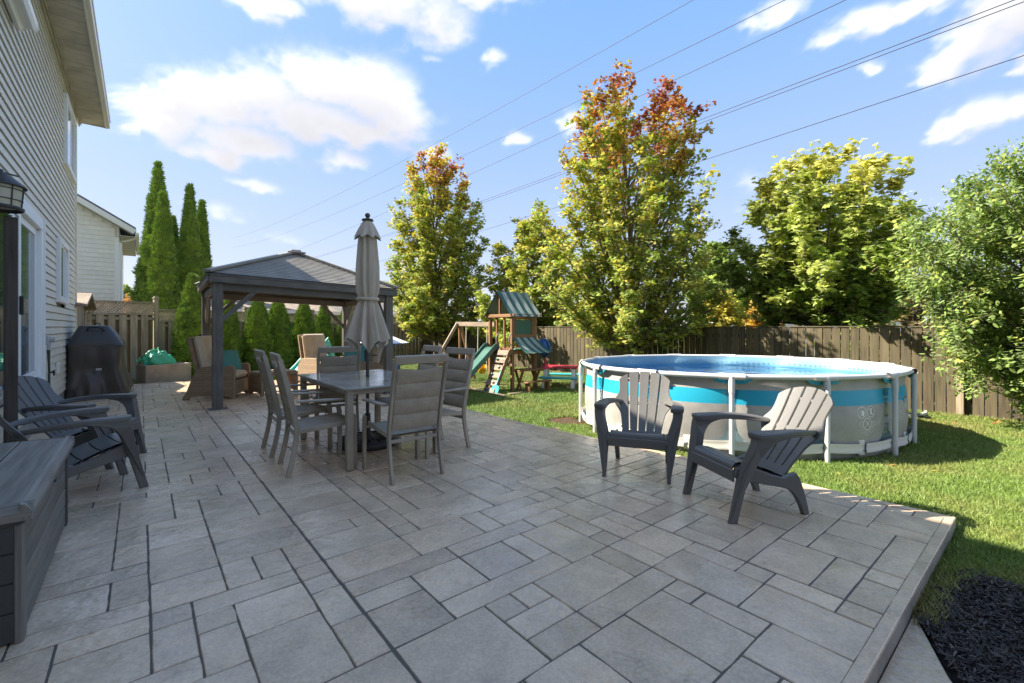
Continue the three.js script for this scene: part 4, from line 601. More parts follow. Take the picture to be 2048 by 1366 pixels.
// ---------- gazebo ----------
{
  M.ceilingTan = std([.58, .48, .37], 0.6, { map: softNoise }); const phi = 2.1 * Math.PI / 180, w = 2.86, d = 2.7;
  const g = thing('gazebo', 'dark metal gazebo with a low pyramid roof over the far end of the patio', 'gazebo', [8.64, 0.96, 0], [Math.sin(-phi) * -1 * -1, -Math.cos(phi)]);   // origin at the near house side post, x along +v, -z away
  const top = (x) => 2.04 - 0.034 * x;                      // the frame dips a little towards the lawn
  for (const [x, z] of [[0, 0], [w, 0], [0, -d], [w, -d]]) {
    const P = part(g, 'post', [bx(0.145, top(x), 0.145, [x, top(x) / 2, z], [0, 0, 0], 0.008), bx(0.04, top(x) - 0.02, 0.151, [x, top(x) / 2, z], [0, 0, 0], 0.003), bx(0.151, top(x) - 0.02, 0.04, [x, top(x) / 2, z], [0, 0, 0], 0.003)], M.gazebo);
    part(P, 'foot_plate', bx(0.26, 0.012, 0.22, [x, 0.006, z], [0, 0, 0], 0.003), M.gazebo);
  }
  const o = 0.12, x0 = -o, x1 = w + o, z0 = o, z1 = -d - o, bar = (a, b, hh, ww, up) => beam([a[0], top(a[0]) + up, a[1]], [b[0], top(b[0]) + up, b[1]], ww, hh, 0.006);
  for (const [a, b] of [[[0, 0], [w, 0]], [[0, -d], [w, -d]], [[0, 0], [0, -d]], [[w, 0], [w, -d]]]) part(g, 'header', bar(a, b, 0.12, 0.07, -0.065), M.gazebo);
  for (const [a, b] of [[[x0, z0], [x1, z0]], [[x0, z1], [x1, z1]], [[x0, z0], [x0, z1]], [[x1, z0], [x1, z1]]]) { const f = part(g, 'fascia', bar(a, b, 0.1, 0.035, 0.055), M.gazebo); part(f, 'moulding', [bar(a, b, 0.03, 0.065, 0.11), bar(a, b, 0.02, 0.055, 0.0)], M.gazebo); }
  const cx = w / 2, cz = -d / 2, apex = [cx, 2.82, cz], eave = (x) => top(x) + 0.13, xo = 0.03, C = [[x0 - xo, z0 + xo], [x1 + xo, z0 + xo], [x1 + xo, z1 - xo], [x0 - xo, z1 - xo]];
  for (let k = 0; k < 4; k++) {                              // four faces of stepped steel courses
    const a = C[k], b = C[(k + 1) % 4], N = 19, P = [], q = (m, t, dy) => [mix(m[0], apex[0], t), mix(eave(m[0]), apex[1], t) + dy, mix(m[1], apex[2], t)], quad = (A, Bq, Cq, D) => P.push(...A, ...Bq, ...Cq, ...A, ...Cq, ...D);
    for (let i = 0; i < N; i++) { const t0 = i / N * 0.95, t1 = (i + 1) / N * 0.95; quad(q(a, t0, 0.012), q(b, t0, 0.012), q(b, t1, -0.001), q(a, t1, -0.001)); quad(q(a, t1, -0.001), q(b, t1, -0.001), q(b, t1, 0.012), q(a, t1, 0.012)); }
    const gm = new THREE.BufferGeometry(); gm.setAttribute('position', new THREE.BufferAttribute(new Float32Array(P), 3)); gm.computeVertexNormals();
    part(g, 'roof_panel', uvBox(gm), M.gazeboRoof); part(g, 'ceiling_panel', at(uvBox(gm.clone()), [0, -0.03, 0]), M.ceilingTan);
    part(g, 'hip_cap', beam(q(a, 0, 0.03), q(a, 0.95, 0.03), 0.12, 0.045, 0.006), M.gazeboRoof);
    part(g, 'rafter', [beam(q(a, 0.03, -0.05), q(a, 0.95, -0.05), 0.05, 0.05), beam(q([(a[0] + b[0]) / 2, (a[1] + b[1]) / 2], 0.03, -0.05), q([(a[0] + b[0]) / 2, (a[1] + b[1]) / 2], 0.95, -0.05), 0.05, 0.04)], M.gazebo);
  }
  part(g, 'roof_cap', [bx(0.34, 0.03, 0.34, [cx, 2.825, cz], [0, 0, 0], 0.012), bx(0.2, 0.05, 0.2, [cx, 2.86, cz], [0, 0, 0], 0.02)], M.gazeboRoof);
  const br = (x, z, dx, dz) => part(g, 'brace', beam([x + dx * 0.05, top(x) - 0.62, z + dz * 0.05], [x + dx * 0.55, top(x) - 0.1, z + dz * 0.55], 0.05, 0.075), M.gazebo);
  for (const [x, z, sx, sz] of [[0, 0, 1, -1], [w, 0, -1, -1], [0, -d, 1, 1], [w, -d, -1, 1]]) { br(x, z, sx, 0); br(x, z, 0, sz); }
  const hrt = thing('heart_ornament', 'small brown wooden heart hanging under the gazebo beam beside the near post', 'ornament', [8.72, 1.52, 1.93], [0, -1]);
  part(hrt, 'heart', ext(smooth([[0, 0.02], [0.04, 0.045], [0.07, 0.02], [0.06, -0.02], [0, -0.07], [-0.06, -0.02], [-0.07, 0.02], [-0.04, 0.045]], 4), 0.02, 0.004), M.cedarWood); part(hrt, 'cord', tube([[0, 0.02, 0], [0, 0.1, 0]], 0.003, 2, 5), M.rope);
}
// ---------- wicker seats ----------
function pillow(w, h, t, n = 6) { return (s) => { }; }
function cushion(w, h, d, tuft = 0) {                         // soft block: x width, y height, z thickness
  const f = (sg) => surf(20, 20, (s, t) => { const a = s * 2 - 1, b = t * 2 - 1, e = Math.pow(1 - Math.pow(Math.abs(a), 6), 0.35) * Math.pow(1 - Math.pow(Math.abs(b), 6), 0.35); let dz = d / 2 * e; if (tuft && sg > 0) for (const tx of [-0.34, 0.34]) for (const ty of [0.45, -0.3]) dz -= tuft * Math.exp(-(Math.pow((a - tx) * 3, 2) + Math.pow((b - ty) * 3, 2)) * 1.6); return [a * w / 2, b * h / 2, sg * dz, a * w / 2, b * h / 2]; });
  return merge([f(1), f(-1)]);
}
function wickerChair(label, p, face, o = {}) {               // front +z
  const c = thing('wicker_armchair', label, 'armchair', p, face), w = o.w ?? 0.78;
  const sideP = smooth([[0.36, 0.0], [0.36, 0.3], [0.345, 0.585], [0.2, 0.6], [-0.1, 0.598], [-0.235, 0.56], [-0.33, 0.42], [-0.43, 0.16], [-0.5, 0.03], [-0.49, 0.0]], 5, false), under = smooth([[-0.42, 0.0], [-0.36, 0.045], [-0.1, 0.075], [0.14, 0.07], [0.27, 0.03], [0.3, 0.0]], 4, false);
  for (const s of [-1, 1]) { const g = part(c, 'side_panel', at(ext([...sideP, ...under], 0.09, 0.012), [s * (w / 2 - 0.05), 0, 0], [-Math.PI / 2, 0, 0]), M.wicker); if (o.latch && s === o.latch) part(g, 'latch_knob', cyl(0.03, 0.03, 0.03, [s * w / 2, 0.4, 0.0], [0, 0, Math.PI / 2], 12), M.black); }
  part(c, 'front_panel', bx(w - 0.18, 0.26, 0.04, [0, 0.2, 0.32], [0, 0, 0], 0.01), M.wicker);
  part(c, 'backrest', bx(w - 0.14, 0.76, 0.06, [0, 0.76, -0.35], [0, -0.22, 0], 0.015), M.wicker);
  part(c, 'seat_cushion', at(cushion(w - 0.2, 0.66, 0.16), [0, 0.42, 0.02], [0, -Math.PI / 2, 0]), M.cushion);
  part(c, 'back_cushion', at(cushion(w - 0.2, 0.7, 0.17, 0.035), [0, 0.81, -0.255], [0, -0.2, 0]), M.cushion);
  return c;
}
wickerChair('brown wicker armchair with a tall beige back cushion beside the near gazebo post', [10.13, 1.2, 0], [0.87, -0.49], { latch: 1 });
wickerChair('brown wicker armchair with button tufted beige back seen frontally under the gazebo', [11.25, 3.35, 0], [0.35, -0.94], { w: 0.8 });
wickerChair('brown wicker armchair behind the umbrella beside the lawn side gazebo post', [9.5, 3.75, 0], [-0.95, 0.3], { w: 0.76 });
function throwPillow(label, p, face, tilt) { const t = thing('throw_pillow', label, 'pillow', p, face, undefined); part(t, 'cover', at(cushion(0.44, 0.44, 0.17), [0, 0, 0], [0, tilt, 0.0]), M.teal); const e = []; for (const [a, b] of [[1, 1], [1, -1], [-1, 1], [-1, -1]]) e.push(bx(0.03, 0.03, 0.015, [a * 0.2, b * 0.2 * Math.cos(tilt), -b * 0.2 * Math.sin(tilt) * -1], [0, tilt, 0.78], 0.005)); part(t, 'corner_tassel', e, M.teal); return t; }
throwPillow('teal throw pillow leaning in the wicker armchair beside the near gazebo post', [10.2, 1.32, 0.66], [0.6, -0.8], -0.3);
throwPillow('teal throw pillow on the wicker armchair behind the umbrella pole', [9.62, 3.55, 0.70], [-0.3, -0.95], -0.35);
{
  const t = thing('wicker_ottoman', 'low brown wicker table with open ends between the wicker armchairs', 'table', [9.95, 2.05, 0], [0.25, -0.97]);
  part(t, 'top', [bx(0.72, 0.07, 0.52, [0, 0.40, 0], [0, 0, 0], 0.015)], M.wicker);
  for (const s of [-1, 1]) part(t, 'end_panel', at(ext([[-0.26, 0], [-0.2, 0], ...smooth([[-0.2, 0.03], [-0.1, 0.06], [0.1, 0.06], [0.2, 0.03]], 3, false), [0.2, 0], [0.26, 0], [0.26, 0.366], [-0.26, 0.366]], 0.06, 0.01), [s * 0.33, 0, 0], [-Math.PI / 2, 0, 0]), M.wicker);
  part(t, 'top_pad', bx(0.68, 0.02, 0.48, [0, 0.446, 0], [0, 0, 0], 0.008), M.cushion);
}
{ // toddler slide behind the table
  const s = thing('toddler_slide', 'small turquoise plastic slide leaning down between the cedars and the table', 'slide', [12.2, 3.3, 0], [-0.93, -0.36]);
  const run = smooth([[-0.45, 0.95], [-0.2, 0.72], [0.15, 0.36], [0.42, 0.14], [0.62, 0.1]], 6, false), U = (o, y) => run.map(([z, q]) => [z, q + y]);
  part(s, 'chute', strip(run, 0, 0.34, 0.03), M.tealPlastic);
  for (const k of [-1, 1]) part(s, 'side_wall', at(ext([...U(0, 0.1), ...U(0, -0.1).reverse()], 0.04, 0.006), [k * 0.19, 0, 0], [-Math.PI / 2, 0, 0]), M.mint);
  for (const k of [-1, 1]) part(s, 'ladder_side', beam([k * 0.17, 0.95, -0.46], [k * 0.2, 0, -0.85], 0.05, 0.08), M.mint);
  for (let k = 0; k < 4; k++) part(s, 'rung', bx(0.32, 0.04, 0.08, [0, 0.14 + k * 0.22, -0.79 + k * 0.095]), M.tealPlastic);
}
{ // sand and water play table umbrella
  const s = thing('play_parasol', 'small white and blue children parasol half hidden by the big umbrella', 'parasol', [10.9, 4.75, LAWN], [0, -1]);
  part(s, 'canopy', at(clean(new THREE.ConeGeometry(0.62, 0.26, 6, 1, true)), [0, 1.18, 0]), M.clothWhite); part(s, 'hem', at(clean(new THREE.CylinderGeometry(0.62, 0.61, 0.03, 6, 1, true)), [0, 1.035, 0]), M.blue);
  part(s, 'pole', cyl(0.015, 0.015, 1.3, [0, 0.65, 0], [0, 0, 0], 8), M.offWhite); part(s, 'table', [bx(0.7, 0.16, 0.5, [0, 0.42, 0], [0, 0, 0], 0.03)], M.blue); for (const a of [-1, 1]) for (const b of [-1, 1]) part(s, 'leg', beam([a * 0.28, 0.36, b * 0.18], [a * 0.32, 0, b * 0.22], 0.05, 0.05), M.red);
}
// ---------- play set ----------
{
  const p = thing('playset', 'wooden play tower with a striped fabric roof, slide and swing beam by the back fence', 'playset', [8.0, 6.25, LAWN], [-1, 0]);   // front +z faces the house; +x = away (u)
  p.scale.x = -1;
  const hx = 0.4, D = 0.66, yF = 0.95, yE = 1.68, yT = 2.25;   // tower from z = 0 (front) to z = -D
  for (const [x, z] of [[-hx, 0], [hx, 0], [-hx, -D], [hx, -D]]) part(p, 'post', bx(0.07, yE, 0.07, [x, yE / 2, z], [0, 0, 0], 0.005), M.cedarWood);
  for (const x of [-0.13, 0.14]) part(p, 'post', bx(0.045, yE - yF, 0.045, [x, (yE + yF) / 2, 0], [0, 0, 0], 0.004), M.cedarWood);
  for (let k = 0; k < 6; k++) part(p, 'floor_board', bx(0.13, 0.022, D + 0.06, [-0.36 + k * 0.144, yF + 0.012, -D / 2], [0, 0, 0], 0.003), M.cedarWood);
  part(p, 'frame_rail', [bx(0.9, 0.09, 0.03, [0, yF - 0.05, 0.045]), bx(0.9, 0.09, 0.03, [0, yF - 0.05, -D - 0.045]), bx(0.03, 0.09, D, [-hx - 0.045, yF - 0.05, -D / 2]), bx(0.03, 0.09, D, [hx + 0.045, yF - 0.05, -D / 2])], M.cedarWood);
  part(p, 'eave_rail', [bx(1.06, 0.07, 0.035, [0, yE + 0.02, 0.05]), bx(1.06, 0.07, 0.035, [0, yE + 0.02, -D - 0.05]), bx(0.035, 0.07, D + 0.2, [-hx - 0.06, yE + 0.02, -D / 2]), bx(0.035, 0.07, D + 0.2, [hx + 0.06, yE + 0.02, -D / 2])], M.cedarWood);
  part(p, 'ridge_post', [bx(0.04, yT - yE, 0.04, [0, (yT + yE) / 2, 0.03]), bx(0.04, yT - yE, 0.04, [0, (yT + yE) / 2, -D - 0.03])], M.cedarWood);
  const stripes = (n, A, Bq, C, Dq, bow, name) => { for (let k = 0; k < n; k++) part(p, name, surf(2, 8, (s, t) => { const f = (k + s) / n, a = A.map((q, i) => mix(q, Bq[i], f)), b = C.map((q, i) => mix(q, Dq[i], f)), o = a.map((q, i) => mix(q, b[i], t)); return [o[0], o[1] - bow * Math.sin(Math.PI * t) + 0.008 * Math.sin(f * 23 + t * 5), o[2], s, t]; }), k % 2 ? M.stripeLight : M.stripeDark); };
  M.stripeDark = std([.045, .16, .15], 0.6, { map: lightWeave, transmission: 0.15, thickness: 0 }); M.stripeLight = std([.42, .49, .48], 0.6, { map: lightWeave, transmission: 0.15, thickness: 0 });
  stripes(8, [0, yT, 0.12], [0, yT, -D - 0.12], [-hx - 0.12, yE, 0.12], [-hx - 0.12, yE, -D - 0.12], 0.02, 'roof_stripe');
  stripes(8, [0, yT, 0.12], [0, yT, -D - 0.12], [hx + 0.12, yE, 0.12], [hx + 0.12, yE, -D - 0.12], 0.02, 'roof_stripe');
  part(p, 'roof_lining', surf(1, 8, (s, t) => [mix(hx + 0.1, 0.0, t), mix(yE - 0.01, yT - 0.015, t) - 0.02 * Math.sin(Math.PI * t), mix(0.1, -D - 0.1, s), s, t]), M.slide);
  // side wall towards the camera: window frame with a cloth pane, and an awning
  part(p, 'window_frame', [bx(0.035, 0.05, D - 0.05, [-hx - 0.01, yE - 0.04, -D / 2]), bx(0.035, 0.07, D - 0.05, [-hx - 0.01, yE - 0.43, -D / 2]), bx(0.035, 0.36, 0.09, [-hx - 0.012, yE - 0.235, -D + 0.07]), bx(0.035, 0.36, 0.05, [-hx - 0.012, yE - 0.235, -0.06])], M.cedarWood);
  part(p, 'window_cloth', bx(0.008, 0.32, D - 0.2, [-hx - 0.01, yE - 0.235, -D / 2 + 0.02]), M.slide);
  stripes(7, [-hx - 0.03, yE - 0.46, 0.02], [-hx - 0.03, yE - 0.46, -D + 0.0], [-hx - 0.42, yF - 0.06, -0.05], [-hx - 0.40, yF - 0.06, -D - 0.2], 0.03, 'awning_stripe');
  part(p, 'slat', [bx(0.02, 0.3, 0.08, [-hx, yF + 0.15, -D + 0.16]), bx(0.02, 0.3, 0.08, [-hx, yF + 0.15, -D + 0.4])], M.cedarWood);
  part(p, 'ledge', bx(0.12, 0.02, D + 0.02, [-hx - 0.08, yF + 0.02, -D / 2]), M.mint);
  // climbing wall: pale planks between rails, with grips
  const cw = (t, x) => [x, mix(yF + 0.02, 0.02, t), mix(0.06, 0.52, t)];
  for (const x of [-0.42, -0.08]) part(p, 'ladder_rail', beam([...cw(0, x)], [...cw(1, x)], 0.04, 0.07), M.cedarWood);
  for (let k = 0; k < 6; k++) { const t = 0.04 + k * 0.165, a = cw(t, -0.25), b = cw(t + 0.095, -0.25); part(p, 'climbing_board', beam([-0.44, (a[1] + b[1]) / 2, (a[2] + b[2]) / 2 + 0.04], [-0.06, (a[1] + b[1]) / 2, (a[2] + b[2]) / 2 + 0.04], 0.025, 0.125, 0.004, -0.46), M.paleWood); if (k) part(p, 'grip', at(clean(new THREE.IcosahedronGeometry(0.035, 1)), [-0.25 + (k % 2 ? 0.07 : -0.07), (a[1] + b[1]) / 2 + 0.02, (a[2] + b[2]) / 2 + 0.065], [0, 0, 0], [1.2, 0.9, 0.6]), k % 2 ? M.slide : M.greyPlastic); }
  part(p, 'ground_beam', [bx(0.09, 0.07, 0.9, [hx, 0.035, 0.1]), bx(1.3, 0.07, 0.09, [-0.2, 0.035, 0.55], [0, 0, 0], 0.006), bx(0.09, 0.07, 0.5, [-hx - 0.3, 0.035, 0.1])], M.paleWood);
  for (const x of [-0.45, 0.0]) part(p, 'grab_handle', tube([[x, yF + 0.36, 0.05], [x - 0.02, yF + 0.34, 0.11], [x, yF + 0.25, 0.13], [x + 0.01, yF + 0.15, 0.11], [x, yF + 0.1, 0.05]], 0.012, 16, 6), M.greyPlastic);
  // slide
  const run = smooth([[0.03, yF + 0.03], [0.16, yF + 0.02], [0.4, yF - 0.2], [0.85, 0.36], [1.1, 0.16], [1.35, 0.1]], 6, false);
  part(p, 'slide_bed', strip(run, 0.22, 0.36, 0.025), M.slide);
  for (const s of [-1, 1]) part(p, 'slide_wall', at(ext([...run.map(([z, y]) => [z, y + 0.1]), ...run.map(([z, y]) => [z, y - 0.05]).reverse()], 0.035, 0.008), [0.22 + s * 0.2, 0, 0], [-Math.PI / 2, 0, 0]), M.slide);
  // swing beam, frame and swings
  const xe = 1.98, yb = 1.52;
  part(p, 'swing_beam', bx(xe - hx + 0.1, 0.11, 0.055, [(xe + hx) / 2 + 0.06, yb, -0.15], [0, 0, 0.012], 0.005), M.paleWood);
  part(p, 'frame_leg', beam([xe, yb + 0.02, -0.11], [xe + 0.12, 0, 0.85], 0.06, 0.075), M.paleWood); part(p, 'frame_leg', beam([xe, yb + 0.02, -0.19], [xe + 0.12, 0, -0.75], 0.06, 0.075), M.cedarWood); part(p, 'frame_leg', beam([xe - 0.02, yb - 0.04, -0.17], [xe + 0.1, 0, -0.28], 0.05, 0.065), M.cedarWood);  // first leg gets the paler wood, sunlight painted into its colour
  part(p, 'frame_brace', bx(0.05, 0.08, 1.0, [xe + 0.09, 0.5, 0.04]), M.cedarWood);
  part(p, 'swing_rope', [[0.72, -0.15], [1.1, -0.15], [1.62, -0.15]].map(([x, z]) => tube([[x, yb - 0.04, z], [x, 0.42, z + 0.02]], 0.011, 2, 6)), M.rope);
  part(p, 'swing_seat', [at(clean(new THREE.SphereGeometry(0.15, 20, 12, 0, Math.PI * 2, Math.PI * 0.45, Math.PI * 0.5)), [0.9, 0.48, -0.12], [0.6, 0, 0.25], [1.1, 1.1, 0.8]), bx(0.09, 0.14, 0.03, [1.02, 0.5, -0.06], [0.4, 0, 0.5], 0.012)], M.yellow);
  part(p, 'swing_board', bx(0.4, 0.03, 0.15, [1.4, 0.4, -0.13], [0, 0, 0], 0.01), M.cedarWood);
  // telescope wheel and horn at the fence side
  part(p, 'bubble_panel', at(clean(new THREE.SphereGeometry(0.2, 24, 14)), [-hx - 0.1, yF + 0.02, -D - 0.18], [0, 0, 0], [0.9, 1.05, 0.6]), M.blue);
  part(p, 'bubble_rim', at(clean(new THREE.TorusGeometry(0.2, 0.025, 8, 32)), [-hx - 0.12, yF + 0.02, -D - 0.16]), M.blue);
  part(p, 'horn', at(lathe([[0.02, 0.22], [0.025, 0.12], [0.05, 0.06], [0.11, 0.0], [0.1, 0.0], [0.03, 0.08]], 18), [-hx - 0.2, yF - 0.42, -D - 0.14], [0, 0.1, 0.15]), M.red);
  // the table and bench under the deck
  part(p, 'picnic_top', bx(0.34, 0.03, 0.74, [-0.42, 0.5, -0.42], [0, 0, 0], 0.006), M.cedarWood);
  for (const z of [-0.18, -0.66]) part(p, 'picnic_leg', [beam([-0.55, 0.48, z], [-0.32, 0.02, z], 0.04, 0.05), beam([-0.3, 0.48, z], [-0.52, 0.02, z + 0.001], 0.035, 0.05)], M.cedarWood);
  part(p, 'bench', [bx(0.17, 0.03, 0.72, [-0.78, 0.27, -0.4], [0, 0, 0], 0.006), bx(0.14, 0.25, 0.04, [-0.78, 0.13, -0.12]), bx(0.14, 0.25, 0.04, [-0.78, 0.13, -0.68])], M.cedarWood);
  const sh = thing('toy_shovel', 'turquoise plastic sand shovel leaning on the climbing wall foot', 'toy', [7.55, 5.72, LAWN], [-1, -0.3]);
  part(sh, 'blade', at(ext(smooth([[0, 0], [0.08, 0.06], [0.09, 0.18], [0, 0.22], [-0.09, 0.18], [-0.08, 0.06]], 4), 0.015, 0.004), [0, 0.02, 0], [0, -0.3, 0]), M.tealPlastic); part(sh, 'shaft', beam([0, 0.2, -0.06], [0.03, 0.5, -0.2], 0.025, 0.025), M.tealPlastic);
}
{
  const t = thing('kids_picnic_table', 'plastic children picnic table with a red top, teal benches and white legs', 'picnic table', [7.62, 7.75, LAWN], [-0.78, -0.62]);
  part(t, 'tabletop', bx(0.82, 0.05, 0.48, [0, 0.5, 0], [0, 0, 0], 0.02), M.red);
  for (const s of [-1, 1]) part(t, 'bench', bx(0.9, 0.045, 0.2, [0, 0.28, s * 0.42], [0, 0, 0], 0.018), M.tealPlastic);
  for (const s of [-1, 1]) part(t, 'leg_frame', at(ext([[-0.53, 0], [-0.36, 0], [-0.3, 0.17], [0.3, 0.17], [0.36, 0], [0.53, 0], [0.5, 0.255], [0.28, 0.26], [0.2, 0.475], [-0.2, 0.475], [-0.28, 0.26], [-0.5, 0.255]], 0.09, 0.015), [s * 0.33, 0, 0], [-Math.PI / 2, 0, 0]), M.offWhite);
}
// ---------- frame pool ----------
{
  const R = 2.1, Hh = 0.92;
  const p = thing('frame_pool', 'round above ground pool with grey walls, a blue band and white tube frame', 'swimming pool', [3.05, 6.55, LAWN], [0, -1]);
  const N = 14, camA = Math.atan2(Math.sin(YAW), Math.cos(YAW));  // post angles counted from the side nearest the camera
  const SQ = 0.86, dirTo = (deg) => { const a = deg * Math.PI / 180, X = Math.sin(a), Z = -Math.cos(a) * SQ, u = -Math.sin(YAW) * X + Math.cos(YAW) * Z, v = Math.cos(YAW) * X + Math.sin(YAW) * Z; return [v, -u]; };
  const angs = Array.from({ length: N }, (_, k) => 4 + k * 360 / N);
  const aOf = (t) => 4 + t * 360;                              // t 0..1 round the pool, 0 at a post
  const bulge = (t, y) => { const c = Math.abs(Math.sin(Math.PI * N * t)), e = Math.sin(Math.PI * clamp(y / Hh)); const base = R - 0.1 + 0.062 * Math.pow(c, 0.7) * Math.pow(e, 0.8) + 0.018 * e; return mix(base, R - 0.035 - 0.03 * c, sstep(0.82, 1, y / Hh)); };
  const wall = (y0, y1, m, name, off = 0) => part(p, name, surf(N * 14, Math.max(2, Math.round((y1 - y0) / 0.05)), (s, t) => { const y = mix(y0, y1, t), r = bulge(s, y) + off, [x, z] = dirTo(aOf(s)); return [x * r, y, z * r, s * 13, y]; }, true), m);
  const w = wall(0, 0.615, M.poolGrey, 'wall'); wall(0.615, 0.775, M.poolBlue, 'blue_band'); wall(0.775, Hh, M.poolGrey, 'upper_wall');
  part(p, 'liner', surf(N * 12, 6, (s, t) => { const y = mix(0.15, 0.795, t), r = bulge(s, y) - 0.012, [x, z] = dirTo(aOf(s)); return [x * r, y, z * r, s * 13, y]; }, true), M.poolLiner);
  part(p, 'upper_liner', surf(N * 12, 4, (s, t) => { const y = mix(0.795, Hh, t), r = bulge(s, y) - 0.012, [x, z] = dirTo(aOf(s)); return [x * r, y, z * r, s * 13, y]; }, true), M.linerTop);
  M.liner2 = std([.12, .36, .56], 0.4); const tiles = []; for (let k = 0; k < 150; k++) { const s = (k + 0.5) / 150, r = bulge(s, 0.835) - 0.02, [x, z] = dirTo(aOf(s)); tiles.push(at(B(0.022, 0.012, 0.004, 0.001), [x * r, 0.825, z * r], [Math.atan2(x, z), 0, 0])); }
  part(p, 'liner_border', tiles, M.liner2);
  part(p, 'floor', at(at(at(clean(new THREE.CircleGeometry(R - 0.02, 48)), [0, 0.14, 0], [0, -Math.PI / 2, 0]), [0, 0, 0], [0, 0, 0], [1, 1, SQ]), [0, 0, 0], [-YAW, 0, 0]), M.poolLiner);
  part(p, 'water', at(at(cyl(R - 0.075, R - 0.06, 0.6, [0, 0.47, 0], [0, 0, 0], 96), [0, 0, 0], [0, 0, 0], [1, 1, SQ]), [0, 0, 0], [-YAW, 0, 0]), M.water);
  for (let k = 0; k < N; k++) {                                // rim tubes between the posts
    const a = dirTo(angs[k]), b = dirTo(angs[(k + 1) % N]), A = [a[0] * R, Hh, a[1] * R], Bq = [b[0] * R, Hh, b[1] * R], Mi = dirTo(angs[k] + 180 / N), mid = [Mi[0] * R * 0.988, Hh, Mi[1] * R * 0.988];
    part(p, 'rim_tube', tube([A, mid, Bq], 0.028, 12, 12), M.poolWhite);
  }
  for (let k = 0; k < N; k++) {
    const [x, z] = dirTo(angs[k]), ang = Math.atan2(x, z), post = part(p, 'post', [cyl(0.026, 0.026, Hh - 0.05, [x * (R + 0.02), (Hh - 0.05) / 2, z * (R + 0.02)], [0, 0, 0], 14), cyl(0.031, 0.031, 0.1, [x * (R + 0.018), Hh - 0.12, z * (R + 0.018)], [0, 0, 0], 14)], M.poolWhite);
    const tx = Math.cos(ang), tz = -Math.sin(ang);
    part(post, 'tee_joint', [tube([[x * R * 0.997 - tx * 0.13, Hh, z * R * 0.997 - tz * 0.13], [x * R, Hh, z * R], [x * R * 0.997 + tx * 0.13, Hh, z * R * 0.997 + tz * 0.13]], 0.036, 10, 14), cyl(0.033, 0.033, 0.1, [x * (R + 0.01), Hh - 0.045, z * (R + 0.01)], [0, 0, 0], 14)], M.poolWhite);
    part(post, 'sleeve_tab', at(ext([[-0.2, 0.01], [0.2, 0.01], [0.15, -0.035], [0.06, -0.05], [-0.06, -0.05], [-0.15, -0.035]], 0.01, 0.002), [x * (R - 0.03), Hh - 0.03, z * (R - 0.03)], [ang, 0, 0]), M.poolBlue);
    // belt from this post to the next
    const belt = [0.0, 0.5].map((h) => { const t0 = (angs[k] - 4) / 360, g = surf(8, 4, (s, t) => { const tt = t0 + (h + 0.03 + s * 0.44) / N, y = 0.185 + (t - 0.5) * 0.1 - 0.02 * Math.sin(Math.PI * (h + s * 0.5)), [bx2, bz] = dirTo(aOf(tt)), r = Math.max(bulge(tt, y) + 0.008, mix(R - 0.005, 0, 0)) + 0.006 * Math.sin(t * 9); return [bx2 * r, y, bz * r, s, t]; }); return g; });
    part(p, 'belt', belt, M.poolBelt);
    const t1 = (angs[k] - 4) / 360 + 0.5 / N, [cx, cz] = dirTo(aOf(t1)), rr = bulge(t1, 0.16) + 0.012; part(p, 'belt_clip', bx(0.085, 0.16, 0.022, [cx * rr, 0.165, cz * rr], [Math.atan2(cx, cz), 0, 0], 0.008), M.poolBelt);
  }
  // printed pictograms and warning labels on the shaded wall
  const decal = (name, w, h, draw, deg, yc) => {
    const c = document.createElement('canvas'); c.width = 512; c.height = Math.round(512 * h / w); const g = c.getContext('2d'); draw(g, c.width, c.height);
    const t = new THREE.CanvasTexture(c); t.colorSpace = THREE.SRGBColorSpace; const al = new THREE.CanvasTexture(c); void al;
    const m = std([1, 1, 1], 0.5, { map: t, transparent: true, name: name + '_print' }), da = w / R * 180 / Math.PI;
    part(p, name, surf(24, 8, (s, q) => { const a = deg + (s - 0.5) * da, tt = (((a - 4) / 360) % 1 + 1) % 1, y = yc + (q - 0.5) * h, r = bulge(tt, y) + 0.003, [x, z] = dirTo(a); return [x * r, y, z * r, s, q]; }), m);
  };
  decal('pictogram_print', 0.42, 0.36, (g, W, H) => {
    g.clearRect(0, 0, W, H); g.strokeStyle = g.fillStyle = 'rgba(238,238,232,0.95)'; g.lineWidth = 9;
    const ring = (x, y, r) => { g.beginPath(); g.arc(x, y, r, 0, 7); g.stroke(); };
    ring(95, 95, 72); g.beginPath(); g.moveTo(95, 60); g.lineTo(140, 90); g.lineTo(120, 150); g.lineTo(80, 130); g.fill(); g.font = 'bold 34px sans-serif'; g.fillText('3', 60, 92);
    ring(255, 90, 72); g.beginPath(); g.arc(262, 60, 16, 0, 7); g.fill(); g.fillRect(245, 78, 26, 50); g.beginPath(); g.moveTo(205, 40); g.lineTo(305, 140); g.stroke();
    ring(190, 245, 74); g.beginPath(); g.moveTo(150, 205); g.lineTo(235, 285); g.moveTo(230, 200); g.lineTo(150, 290); g.stroke();
    g.lineWidth = 6; for (const [x, y, r] of [[85, 250, 34], [120, 330, 36], [195, 365, 34], [270, 330, 36], [300, 250, 34]]) { ring(x, y, r); g.beginPath(); g.moveTo(x - 18, y - 18); g.lineTo(x + 18, y + 18); g.stroke(); }
    g.globalAlpha = 0.5; for (const [x, y, w] of [[345, 70, 120], [345, 95, 90], [360, 230, 140], [360, 252, 120], [360, 274, 60]]) g.fillRect(x, y, w, 8);
  }, 20, 0.44);
